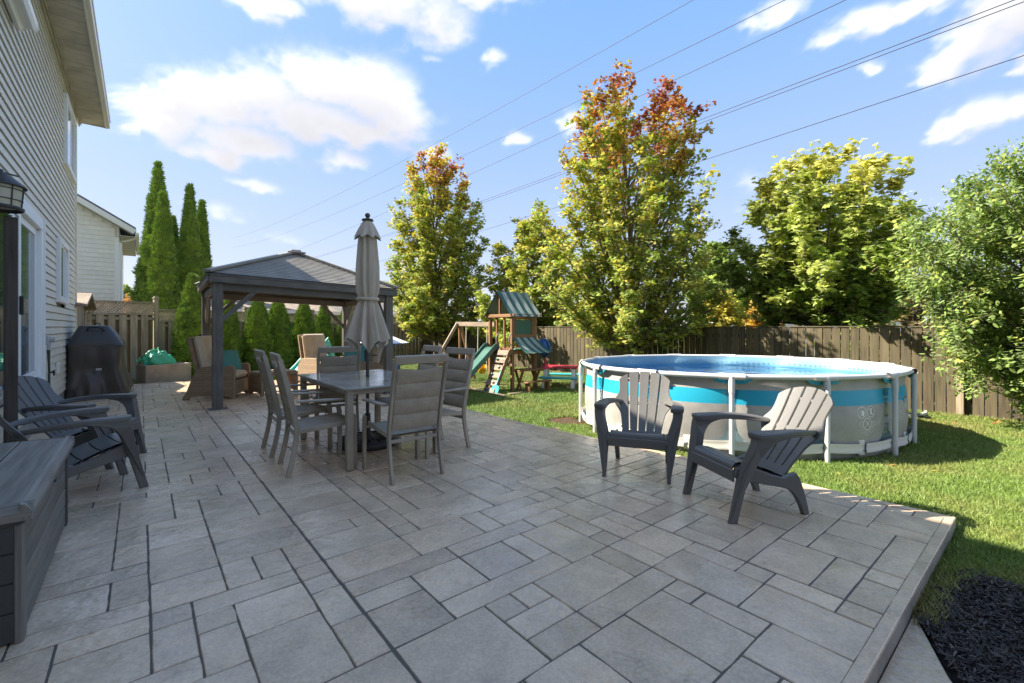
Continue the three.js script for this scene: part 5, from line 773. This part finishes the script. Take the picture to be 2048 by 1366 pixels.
  decal('warning_label_print', 0.4, 0.42, (g, W, H) => {
    g.clearRect(0, 0, W, H); g.fillStyle = 'rgba(205,98,40,0.9)'; g.fillRect(250, 20, 190, 26); g.fillRect(300, 230, 180, 26);
    g.fillStyle = 'rgba(232,234,230,0.7)'; for (let k = 0; k < 9; k++) g.fillRect(20, 60 + k * 34, 150 + (k * 37) % 60, 8); for (let k = 0; k < 4; k++) { g.fillRect(260, 60 + k * 26, 170 - (k % 2) * 40, 8); g.fillRect(310, 272 + k * 26, 150 - (k % 2) * 30, 8); }
    g.fillStyle = 'rgba(40,44,48,0.8)'; g.beginPath(); g.arc(218, 50, 12, 0, 7); g.fill(); g.fillRect(208, 60, 20, 50); g.fillStyle = 'rgba(150,175,200,0.8)'; g.fillRect(330, 70, 60, 34); g.fillRect(380, 285, 60, 34);
  }, 41, 0.46);
}
// ---------- foliage ----------
function leafShape(pts, fold = 0.18) {                        // a flat leaf as a fan, folded a little along its midrib
  const P = [], c = [0, 0.38, 0], full = [...pts, ...pts.slice(0, -1).reverse().map(([x, y]) => [-x, y])].filter((p, i, a) => i === 0 || p[0] !== a[i - 1][0] || p[1] !== a[i - 1][1]);
  for (let i = 0; i < full.length; i++) { const a = full[i], b = full[(i + 1) % full.length]; if (a[0] === b[0] && a[1] === b[1]) continue; P.push(...c, a[0], a[1], Math.abs(a[0]) * fold, b[0], b[1], Math.abs(b[0]) * fold); }
  const g = new THREE.BufferGeometry(); g.setAttribute('position', new THREE.BufferAttribute(new Float32Array(P), 3)); g.computeVertexNormals(); return clean(g);
}
const mapleLeaf = leafShape([[0, 0], [0.26, 0.06], [0.5, 0.36], [0.26, 0.44], [0.36, 0.72], [0.16, 0.64], [0, 1]]), ovalLeaf = leafShape([[0, 0], [0.2, 0.22], [0.24, 0.5], [0.14, 0.8], [0, 1]]);
function clump(leaf, n, spread, size, seed, droop = 0.5) {
  const r = rng(seed), l = [];
  for (let k = 0; k < n; k++) { const a = r() * 6.28, s = size * (0.7 + r() * 0.6); l.push(at(leaf.clone(), [(r() - 0.5) * spread, (r() - 0.5) * spread * 0.8, (r() - 0.5) * spread], [a, 1.55 + droop * 0.4 + (r() - 0.5) * 2.0, (r() - 0.5) * 1.4], [s, s, s])); }
  return merge(l);
}
const maples = [0].map((k) => clump(mapleLeaf, 5, 0.2, 0.088, 201 + k)), bigMaples = [0].map((k) => clump(mapleLeaf, 5, 0.24, 0.118, 211 + k, 1)), ovals = [0].map((k) => clump(ovalLeaf, 8, 0.22, 0.07, 221 + k));
const Q = new THREE.Quaternion(), EU = new THREE.Euler();
const place = (p, yaw, pitch, roll, s) => new THREE.Matrix4().compose(p, Q.setFromEuler(EU.set(pitch, yaw, roll, 'YXZ')).clone(), V(s, s, s));
const lin = (r, g, b) => new THREE.Color().setRGB(r, g, b);
function tree(name, label, category, [u, v], o) {             // o: height, bottom, radius(t, az), n branches, leaves, color(h, out, r), seed
  const t = thing(name, label, category, [u, v, LAWN], [0, -1], o.group), r = rng(o.seed), H = o.height, wood = [], spots = [];
  const trunkAt = (y) => V(0.12 * Math.sin(y * 0.9 + o.seed) * y / H, y, 0.1 * Math.cos(y * 0.7 + o.seed) * y / H), rad = (y) => o.trunk * Math.pow(clamp(1 - y / (H * 1.02)), 0.75) + 0.006;
  const taper = (pts, r0, r1, seg, sides) => { const c = new THREE.CatmullRomCurve3(pts), fr = c.computeFrenetFrames(seg), ps = Array.from({ length: seg + 1 }, (_, i) => c.getPointAt(i / seg)); return surf(sides, seg, (s, q) => { const i = Math.round(q * seg), p = ps[i], a = s * 6.2832, R = mix(r0, r1, q); return [p.x + R * (Math.cos(a) * fr.normals[i].x + Math.sin(a) * fr.binormals[i].x), p.y + R * (Math.cos(a) * fr.normals[i].y + Math.sin(a) * fr.binormals[i].y), p.z + R * (Math.cos(a) * fr.normals[i].z + Math.sin(a) * fr.binormals[i].z), s, p.y]; }, true); };
  const tp = [0, 0.15, 0.35, 0.55, 0.75, 0.9].map((q) => trunkAt(q * H)); part(t, 'trunk', taper(tp, o.trunk, 0.012, 22, 9), M.bark);
  for (let k = 0; k < o.n; k++) {
    const f = (k + r() * 0.8) / o.n, az = k * 2.39996 + r() * 0.7, tipT = f, tipY = mix(o.bottom, H, tipT), rise = (o.rise ?? 0.55) * (0.7 + r() * 0.6), R = o.radius(tipT, az) * (0.68 + 0.4 * r());
    let y0 = Math.max(o.fork ?? 0.6, tipY - R * rise * 1.6 - 0.15); y0 = Math.min(y0, H * 0.86); const a = trunkAt(y0), b = V(Math.cos(az) * R, tipY, Math.sin(az) * R), m = a.clone().lerp(b, 0.5); m.y -= (tipY - y0) * (o.rise > 0.8 ? 0.04 : 0.1); m.x += (r() - 0.5) * 0.15 * R; m.z += (r() - 0.5) * 0.15 * R;
    const len = a.distanceTo(b); wood.push(taper([a, m, b], Math.min(rad(y0) * 0.55, 0.03 + 0.01 * len), 0.004, 8, 5));
    const c = new THREE.CatmullRomCurve3([a, m, b]), tw = Math.max(3, Math.round(len * (o.twigs ?? 5)));
    for (let j = 0; j < tw; j++) {
      const q = 0.28 + 0.72 * Math.pow((j + r()) / tw, 0.8), p = c.getPoint(Math.min(q, 1)), tl = (0.22 + r() * 0.38) * (o.twigLen ?? 1) * mix(1.25, 0.7, q), d = V(r() - 0.5, (r() - 0.28) * (o.up ?? 1), r() - 0.5).normalize().multiplyScalar(tl), e = p.clone().add(d);
      wood.push(taper([p, p.clone().lerp(e, 0.5).add(V(0, -0.015, 0)), e], 0.006, 0.002, 3, 3)); spots.push([p, e, q]);
    }
  }
  part(t, 'branches', wood, M.twig);
  const sets = o.clumps.map(() => []), cs = 1;
  for (let i = 0; i < o.leaves; i++) {
    const [p, e] = spots[Math.floor(r() * spots.length)], q = 0.1 + r() * 1.0, P = p.clone().lerp(e, q).add(V((r() - 0.5) * 0.1, (r() - 0.5) * 0.1, (r() - 0.5) * 0.1)), h = clamp((P.y - o.bottom) / (H - o.bottom)), out = Math.hypot(P.x, P.z) / Math.max(0.2, o.radius(h, Math.atan2(P.z, P.x)));
    if (P.y < 0.15) continue;
    sets[Math.floor(r() * sets.length)].push([place(P, r() * 6.28, (r() - 0.5) * 0.7, (r() - 0.5) * 0.7, (0.75 + r() * 0.55) * (o.leafScale ?? 1)), o.color(h, out, r, P)]);
  }
  tag(inst(t, 'crown', o.clumps[0], M.leaf, sets.flat()), null, null, null, 'stuff');
  return t;
}
const pick = (r, a, b, j = 0.35) => { const t = r(), k = 1.12 * (1 + (r() - 0.5) * 2 * j), L = (x) => Math.min(x, 0.9); return lin(L(mix(a[0], b[0], t) * k), L(mix(a[1], b[1], t) * k), L(mix(a[2], b[2], t) * k)); };
const GRN = [[.23, .32, .045], [.33, .41, .06]], YEL = [[.44, .43, .06], [.60, .50, .08]], ORG = [[.40, .17, .04], [.48, .26, .05]], REDC = [[.30, .07, .04], [.40, .12, .045]];
const autumn = (lo, hi) => (h, out, r, P) => { const w = h + (fbm(P.x * 1.3 + 7, P.y * 1.1 + P.z, 9, 3) - 0.5) * 0.5, x = (w - lo) / (hi - lo) + (r() - 0.5) * 0.3; return x > 0.86 ? (r() < 0.5 ? pick(r, ...REDC) : pick(r, ...ORG)) : x > 0.55 ? (r() < 0.4 ? pick(r, ...ORG) : pick(r, ...YEL)) : x > -0.1 ? (r() < 0.5 ? pick(r, ...YEL) : pick(r, ...GRN)) : (r() < 0.36 ? pick(r, ...YEL) : pick(r, ...GRN)); };
const ell = (prof, R) => (t) => { for (let k = 1; k < prof.length; k++) if (t <= prof[k][0]) return R * mix(prof[k - 1][1], prof[k][1], (t - prof[k - 1][0]) / (prof[k][0] - prof[k - 1][0])); return R * prof.at(-1)[1]; };
const uvAt = (px, Z) => { const k = (px - 1024) / 905; return [Z * (Math.cos(YAW) - Math.sin(YAW) * k), Z * (Math.sin(YAW) + Math.cos(YAW) * k)]; };
tree('maple_tree', 'tallest maple with a red and orange top, in front of the fence behind the pool', 'tree', [7.0, 9.55], { height: 7.55, bottom: 1.3, trunk: 0.1, n: 92, rise: 1.25, twigs: 6.5, leaves: 9000, seed: 11, up: 1.5, clumps: maples, color: autumn(0.42, 0.92), fork: 0.75, radius: ell([[0, 0.72], [0.12, 0.95], [0.3, 1.02], [0.5, 0.95], [0.7, 0.76], [0.88, 0.62], [1, 0.46]], 2.45) });
tree('maple_tree', 'maple with orange tinged top beside the closed umbrella, left of the play tower', 'tree', [16.3, 9.35], { height: 8.5, bottom: 1.1, trunk: 0.11, n: 88, rise: 1.2, twigs: 6.0, leaves: 8500, seed: 12, up: 1.5, clumps: maples, color: autumn(0.5, 1.05), fork: 0.9, leafScale: 1.2, radius: ell([[0, 0.8], [0.15, 1.0], [0.35, 1.0], [0.55, 0.92], [0.75, 0.80], [0.9, 0.58], [1, 0.25]], 2.15) });
tree('maple_tree', 'shorter yellow green maple just beyond the fence behind the play tower', 'tree', [12.75, 11.6], { height: 5.7, bottom: 0.9, trunk: 0.09, n: 72, rise: 0.8, twigs: 6, leaves: 9500, seed: 13, up: 1.2, clumps: maples, color: autumn(0.75, 1.5), fork: 0.8, leafScale: 1.15, radius: ell([[0, 0.95], [0.2, 1.08], [0.4, 1.0], [0.6, 0.62], [0.8, 0.42], [1, 0.15]], 2.9) });
tree('maple_tree', 'broad yellow green maple with large leaves hanging over the fence behind the pool', 'tree', [3.35, 11.4], { height: 5.15, bottom: 1.5, trunk: 0.085, n: 70, rise: 1.05, twigs: 5.5, leaves: 7000, seed: 14, up: 1.4, clumps: bigMaples, color: (h, out, r, P) => { const w = h * 0.7 + out * 0.3 + (fbm(P.x * 1.5, P.y * 1.5 + P.z, 4, 3) - 0.5) * 0.6; return w > 0.72 ? pick(r, [.46, .47, .09], [.58, .55, .13]) : w > 0.45 ? pick(r, [.33, .40, .07], [.45, .48, .10]) : pick(r, ...GRN); }, fork: 1.5, radius: (t, az) => ell([[0, 0.75], [0.15, 1.0], [0.35, 1.06], [0.55, 0.95], [0.75, 0.74], [0.9, 0.5], [1, 0.18]], 2.1)(t) * (1 - 0.6 * Math.max(0, Math.cos(az - Math.atan2(-Math.sin(YAW), -Math.cos(YAW)))) * clamp(1 - t / 0.4)) });
tree('shrub_tree', 'dense green small leaved shrub tree in front of the fence at the right edge', 'tree', [0.02, 9.5], { height: 3.75, bottom: 0.95, trunk: 0.06, n: 90, rise: 0.6, twigs: 7, leaves: 10500, seed: 15, up: 1, clumps: ovals, color: (h, out, r) => r() < 0.12 ? pick(r, [.34, .38, .07], [.42, .43, .09]) : pick(r, [.17, .26, .055], [.27, .36, .09]), fork: 0.3, radius: (t, az) => (1.5 + 0.3 * Math.sin(az * 2 + 1)) * ell([[0, 0.55], [0.2, 0.9], [0.45, 1.1], [0.7, 1.1], [0.88, 0.8], [1, 0.35]], 1)(t) });
tree('background_tree', 'rounded green tree beyond the fence between the tallest maple and the broad maple', 'tree', uvAt(1432, 17), { height: 4.6, bottom: 2.4, trunk: 0.08, n: 50, rise: 0.6, twigs: 6, leaves: 2600, seed: 16, clumps: maples, leafScale: 1.2, color: (h, out, r) => pick(r, [.2, .29, .05], [.3, .38, .07]), fork: 1.6, radius: ell([[0, 0.8], [0.3, 1.1], [0.6, 0.9], [0.85, 0.55], [1, 0.2]], 1.0) });
for (const [px, Z, h, R, col, lab, sd] of [
  [1437, 13.5, 2.35, 0.85, YEL, 'pale yellow green bush above the fence beside the tallest maple', 21], [1527, 14, 1.95, 0.55, [[.42, .27, .02], [.55, .34, .03]], 'bright golden yellow bush above the fence beside two small dark cedars', 22],
  [1180, 15, 1.9, 1.0, [[.2, .2, .06], [.3, .26, .09]], 'dull yellow bush above the fence just left of the tallest maple', 23], [262, 24, 3.0, 0.8, ORG, 'orange autumn bush behind the lattice fence beside the cream gable', 24],
  [478, 24, 3.0, 1.5, [[.16, .17, .05], [.25, .24, .07]], 'thin yellowish bush seen under the gazebo roof behind the lattice fence', 25], [560, 30, 3.3, 1.6, GRN, 'green bush under the gazebo roof behind the low tan roof', 26], [724, 27, 5.0, 1.0, [[.13, .17, .04], [.2, .22, .06]], 'loose green tree top peeking out left of the closed umbrella', 27],
  [1830, 15, 3.0, 1.2, [[.25, .16, .05], [.2, .2, .06]], 'rusty green bush between the broad maple and the shrub tree at the right', 28], [250, 30, 4.1, 0.6, GRN, 'small green conifer top behind the orange bush and cream gable', 29], [1720, 19, 1.8, 1.8, GRN, 'low green hedge above the fence right of the broad maple trunk', 30]])
  tree('bush', lab, 'bush', uvAt(px, Z), { height: h, bottom: 0.25, trunk: 0.04, n: 30, rise: 0.6, twigs: 7, leaves: 1700, seed: sd, clumps: maples, leafScale: 1.1, color: (q, out, r) => pick(r, ...col), fork: 0.2, radius: ell([[0, 0.9], [0.3, 1.0], [0.6, 0.85], [0.85, 0.5], [1, 0.15]], R) });

// ---------- upright cedars: sprays over a dark lumpy core ----------
const sprayLeaf = leafShape([[0, 0], [0.11, 0.3], [0.1, 0.7], [0, 1]], 0.3);
const sprays = [0, 1].map((k) => { const r = rng(301 + k), l = []; for (let i = 0; i < 9; i++) { const a = (i / 8 - 0.5) * 1.7, s = 0.085 * (0.75 + r() * 0.5); l.push(at(sprayLeaf.clone(), [Math.sin(a) * 0.02, 0.01 + r() * 0.03, (r() - 0.5) * 0.03], [(r() - 0.5) * 0.8, (r() - 0.5) * 0.7, -a], [s, s * 1.15, s])); } return merge(l); });
function cedar(label, [u, v], h, R, n, seed, group, o = {}) {
  const t = thing('cedar', label, 'cedar', [u, v, LAWN], [0, -1], group), r = rng(seed), prof = o.prof ?? [[0, 0.82], [0.12, 1], [0.35, 0.95], [0.6, 0.74], [0.8, 0.45], [0.93, 0.2], [1, 0.02]], rad = ell(prof, R), lump = (a, y) => 1 + 0.16 * (fbm(a * 2.2 + seed, y * 2.6, seed, 3) - 0.5) * 2 + 0.05 * Math.sin(a * 5 + y * 7);
  part(t, 'trunk', cyl(0.03, 0.06, 0.6, [0, 0.25, 0], [0, 0, 0], 8), M.bark);
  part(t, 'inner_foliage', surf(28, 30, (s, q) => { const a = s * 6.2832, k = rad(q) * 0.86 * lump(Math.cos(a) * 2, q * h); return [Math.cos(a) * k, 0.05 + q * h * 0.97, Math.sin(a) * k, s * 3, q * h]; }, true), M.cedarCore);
  const sets = [[], []], sc = o.scale ?? 1;
  for (let i = 0; i < n; i++) {
    let q = r(); for (let g = 0; g < 8 && r() > rad(q) / R + 0.12; g++) q = r();
    const a = r() * 6.2832, k = rad(q) * lump(Math.cos(a) * 2, q * h) * (0.86 + r() * 0.2), p = V(Math.cos(a) * k, 0.05 + q * h, Math.sin(a) * k);
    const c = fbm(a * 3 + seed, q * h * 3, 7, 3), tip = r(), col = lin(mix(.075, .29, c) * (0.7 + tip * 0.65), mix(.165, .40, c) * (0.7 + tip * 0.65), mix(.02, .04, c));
    sets[i % 2].push([place(p, Math.PI / 2 - a + (r() - 0.5) * 1.4, 0.35 + (r() - 0.5) * 0.7, (r() - 0.5) * 0.9, (0.8 + r() * 0.6) * sc), col]);
  }
  tag(inst(t, 'foliage', sprays[0], M.needle, sets.flat()), null, null, null, 'stuff'); return t;
}
const rowG = 'clipped cedars along the lattice fence';
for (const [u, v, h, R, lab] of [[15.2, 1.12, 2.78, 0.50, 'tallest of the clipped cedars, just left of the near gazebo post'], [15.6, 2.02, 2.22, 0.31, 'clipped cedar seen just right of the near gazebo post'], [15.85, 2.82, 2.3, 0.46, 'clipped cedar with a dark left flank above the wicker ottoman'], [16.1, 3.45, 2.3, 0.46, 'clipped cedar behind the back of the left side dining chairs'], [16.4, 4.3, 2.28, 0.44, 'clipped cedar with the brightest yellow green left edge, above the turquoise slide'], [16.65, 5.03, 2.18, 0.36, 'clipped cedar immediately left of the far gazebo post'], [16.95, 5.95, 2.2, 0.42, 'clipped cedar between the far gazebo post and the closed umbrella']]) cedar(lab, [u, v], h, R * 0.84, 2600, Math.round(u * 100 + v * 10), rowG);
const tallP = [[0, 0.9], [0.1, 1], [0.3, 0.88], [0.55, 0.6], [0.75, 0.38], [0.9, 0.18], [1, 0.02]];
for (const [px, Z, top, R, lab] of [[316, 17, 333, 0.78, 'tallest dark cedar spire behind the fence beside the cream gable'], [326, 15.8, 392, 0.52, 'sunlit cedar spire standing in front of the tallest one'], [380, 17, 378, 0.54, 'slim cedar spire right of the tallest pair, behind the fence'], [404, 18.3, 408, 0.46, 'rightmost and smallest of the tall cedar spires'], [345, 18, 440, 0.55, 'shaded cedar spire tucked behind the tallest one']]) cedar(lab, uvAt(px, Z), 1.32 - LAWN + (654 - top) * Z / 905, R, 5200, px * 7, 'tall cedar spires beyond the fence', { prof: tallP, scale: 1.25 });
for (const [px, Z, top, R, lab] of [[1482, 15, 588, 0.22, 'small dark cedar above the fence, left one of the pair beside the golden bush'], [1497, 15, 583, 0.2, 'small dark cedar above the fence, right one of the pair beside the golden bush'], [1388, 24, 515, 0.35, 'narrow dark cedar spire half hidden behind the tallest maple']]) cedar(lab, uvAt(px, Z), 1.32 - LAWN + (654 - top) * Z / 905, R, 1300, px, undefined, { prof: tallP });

// ---------- lawn, mulch, small ground things ----------
const onPatio = (u, v, m = 0) => u > 0.47 - m && v < edgeV(u) + m && u < farU(v) + m && v > -1.2;
const pathEdge = (u, v) => u < 0.47 && v < 1.0 + (u + 0.55) * 1.9;
const mulchIn = (u, v) => { const a = 0.46 - 0.16 * Math.sin((v - 2.8) * 1.0) - 0.03 * Math.sin(v * 9); return u < a && u < 0.455 && u > -2.4 && v > 1.2 && v < 3.62 - 0.12 * Math.pow(Math.max(0, 0.3 - u), 1) + 0.05 * Math.sin(u * 8) && !pathEdge(u, v); };
const poolD = (u, v) => { const a = u - 3.05, b = v - 6.55; return Math.hypot(-Math.sin(YAW) * a + Math.cos(YAW) * b, (Math.cos(YAW) * a + Math.sin(YAW) * b) / 0.86); };
{
  const r = rng(401), mk = (seed, n, hgt) => { const q = rng(seed), P = []; for (let i = 0; i < n; i++) { const a = q() * 6.28, b = q() * 6.28, x = (q() - 0.5) * 0.09, z = (q() - 0.5) * 0.09, h = hgt * (0.55 + q() * 0.7), w = 0.0028 + q() * 0.0018, lx = Math.cos(b) * h * (0.2 + q() * 0.6), lz = Math.sin(b) * h * (0.2 + q() * 0.6), cx = Math.cos(a) * w, cz = Math.sin(a) * w; const m = [x + lx * 0.35, h * 0.6, z + lz * 0.35], t = [x + lx, h, z + lz]; P.push(x - cx, 0, z - cz, x + cx, 0, z + cz, m[0] + cx * 0.8, m[1], m[2] + cz * 0.8, x - cx, 0, z - cz, m[0] + cx * 0.8, m[1], m[2] + cz * 0.8, m[0] - cx * 0.8, m[1], m[2] - cz * 0.8, m[0] - cx * 0.8, m[1], m[2] - cz * 0.8, m[0] + cx * 0.8, m[1], m[2] + cz * 0.8, ...t); } const g = new THREE.BufferGeometry(); g.setAttribute('position', new THREE.BufferAttribute(new Float32Array(P), 3)); g.computeVertexNormals(); return clean(g); };
  const kinds = [mk(1, 26, 0.05), mk(2, 26, 0.058), mk(3, 30, 0.045)], sets = [[], [], []], sinY = Math.sin(YAW), cosY = Math.cos(YAW);
  let tries = 0;
  while (sets[0].length + sets[1].length + sets[2].length < 62000 && tries++ < 600000) {
    const Z = 2.0 + Math.pow(r(), 1.55) * 17, X = (r() * 2 - 1) * (Z * 1.22 + 0.6), u = -sinY * X + cosY * Z, v = cosY * X + sinY * Z;
    if (r() > Math.min(1, Z / 7 + 0.25)) { /* nearer ground keeps its density by the power above */ }
    if (onPatio(u, v, 0.012) || pathEdge(u, v) || mulchIn(u, v) || v > 10.2 || v < -1 || poolD(u, v) < 2.0 || u > 15.3 + 0.345 * (v + 1.2) || (u < 0.47 && v < 0.4)) continue;
    const nFence = sstep(9.2, 10.2, v), dry = fbm(u * 0.9 + 3, v * 0.9, 31, 4) + 0.25 * fbm(u * 4, v * 4, 33, 2) - 0.12, bare = fbm(u * 2.2, v * 2.2, 35, 3);
    if (nFence > 0.2 && u < 4 && r() < nFence * 0.75 && bare > 0.35) continue;
    if (Math.hypot(u - 4.75, (v - 5.0) * 0.9) < 0.30 + 0.1 * bare) continue;
    const d = clamp((dry - 0.46) * 2.2 + nFence * 0.5), k = 0.75 + r() * 0.5;
    const c = lin(mix(.22, .40, d) * k, mix(.33, .36, d) * k, mix(.05, .115, d) * k);
    sets[Math.floor(r() * 3)].push([place(W3(u, v, LAWN - 0.004), r() * 6.28, 0, 0, 0.8 + r() * 0.5 + Z * 0.02), c]);
  }
  const g = world('grass', 'short green lawn around the patio and pool', 'grass'); g.userData.kind = 'stuff';
  sets.forEach((l, k) => inst(g, 'grass_blades', kinds[k], M.blade, l));
}
{
  const r = rng(501), bed = [], N = 40; 
  const base = surf(60, 60, (s, t) => { const u = mix(0.46, -2.4, s), v = mix(1.2, 3.7, t), inn = mulchIn(u, v) ? 1 : 0; return [v, LAWN + (inn ? 0.012 + 0.035 * fbm(u * 5, v * 5, 3, 3) : -0.03), -u, u, v]; });
  const m = world('mulch', 'bed of dark shredded mulch beside the patio corner', 'mulch'); m.userData.kind = 'stuff';
  part(m, 'mulch_bed', base, M.mulchBase);
  const chip = (sd) => { const q = rng(sd); return bend(B(0.006 + q() * 0.005, 0.0035, 0.035 + q() * 0.04, 0.001), (x, y, z) => [x + z * z * (q() > 0.5 ? 3 : -2) * 0.4, y + z * z * 1.5, z]); };
  const kinds = [chip(1), chip(2), chip(3)], sets = [[], [], []];
  while (sets[0].length + sets[1].length + sets[2].length < 36000) { const u = mix(0.5, -1.9, Math.pow(r(), 1.3)), v = 1.3 + r() * 2.5; if (!mulchIn(u, v)) { if (!(mulchIn(u - 0.05, v - 0.06) && r() < 0.25) || pathEdge(u, v) || onPatio(u, v)) continue; } const k = 0.5 + r() * 1.1, w = r() < 0.06 ? 3.5 : r() < 0.15 ? 1.8 : 1; sets[Math.floor(r() * 3)].push([place(W3(u, v, LAWN + 0.02 + 0.04 * fbm(u * 5, v * 5, 3, 3) + r() * 0.018), r() * 6.28, (r() - 0.5) * 1.5, (r() - 0.5) * 1.6, 0.28 + r() * 0.62), lin(.042 * k * w, .032 * k * w, .026 * k * w)]); }
  sets.forEach((l, k) => inst(m, 'mulch_shreds', kinds[k], M.chip, l));
}
{
  const d = tag(part(scene, 'bare_soil', surf(30, 4, (s, t) => { const a = s * 6.2832, R = (0.36 + 0.06 * Math.sin(a * 5) + 0.04 * Math.sin(a * 9 + 1)) * t; return [5.0 + Math.cos(a) * R, LAWN + 0.012 + 0.03 * (1 - t) + 0.012 * Math.sin(a * 7) * t, -4.75 + Math.sin(a) * R * 1.1, Math.cos(a) * R, Math.sin(a) * R]; }, true), M.dirt), null, null, null, 'structure'); void d;
  const e = tag(part(scene, 'dry_ground', surf(40, 4, (s, t) => { const u = mix(-1.4, 6, s), v = mix(9.55 - 0.25 * Math.sin(s * 11) - 0.2 * Math.sin(s * 23), 10.26, t); return [v, LAWN + 0.004 + 0.008 * fbm(u * 6, v * 6, 3, 3), -u, u, v]; }), std([.30, .22, .12], 1, { map: soilMap, bumpMap: soilMap, bumpScale: 0.02 })), null, null, null, 'structure'); void e;
}
{ // a scatter of fallen leaves
  const r = rng(611), l = []; for (let k = 0; k < 170; k++) { const u = mix(0.6, 14, r() * r()), v = mix(4.5, 10.1, Math.sqrt(r())); if (poolD(u, v) < 2.15 || onPatio(u, v, 0.05)) continue; const c = r(); l.push([place(W3(u, v, LAWN + 0.035 + r() * 0.015), r() * 6.28, 1.4 + (r() - 0.5) * 0.7, (r() - 0.5) * 0.6, 0.06 + r() * 0.03), c < 0.5 ? pick(r, ...YEL) : pick(r, ...ORG)]); }
  const g = world('fallen_leaves', 'fallen yellow and orange leaves scattered on the lawn', 'leaves'); g.userData.kind = 'stuff'; inst(g, 'leaf_litter', mapleLeaf, M.leaf, l);
}
{
  const h = thing('garden_hose', 'thin dark hose coiled on the ground at the foot of the shrub tree', 'hose', [1.45, 9.35, LAWN + 0.03], [0, -1]), pts = []; for (let k = 0; k < 50; k++) { const a = k * 0.5; pts.push([Math.cos(a) * (0.14 + 0.03 * Math.sin(k)), 0.01 + k * 0.0012, Math.sin(a) * (0.14 + 0.02 * Math.cos(k * 1.3))]); }
  part(h, 'coil', tube(pts, 0.009, 260, 6), M.hose); part(h, 'nozzle', [beam([0.16, 0.04, 0.02], [0.34, 0.05, 0.06], 0.03, 0.03), bx(0.03, 0.06, 0.03, [0.36, 0.05, 0.06])], M.offWhite);
}
// ---------- overhead wires ----------
{
  const list = [['highest overhead wire, crossing the sky above the left maple', 16.4, 0.018, 0.00033], ['second highest overhead wire, passing behind the red tip of the tallest maple', 14.35, 0.0125, 0.00034], ['third overhead wire from the top, single and below the second', 13.36, -0.008, 0.0002], ['upper wire of the close pair of overhead wires', 11.02, -0.015, 0.00035], ['lower wire of the close pair of overhead wires', 10.86, -0.015, 0.00035], ['lowest overhead wire, running just above the broad maple', 9.3, -0.033, 0.0003]];
  for (const [label, a, b, c] of list) { const pts = []; for (let k = 0; k <= 60; k++) { const u = mix(-12, 110, Math.pow(k / 60, 1.6)); pts.push([15, 1.32 + 0.75 * (a - 1.32) + b * u + c / 0.75 * u * u, -u]); } tag(part(scene, numbered('power_line'), tube(pts, 0.011, 160, 5), M.wire), label, 'power line'); }
}
renderer.render(scene, camera);
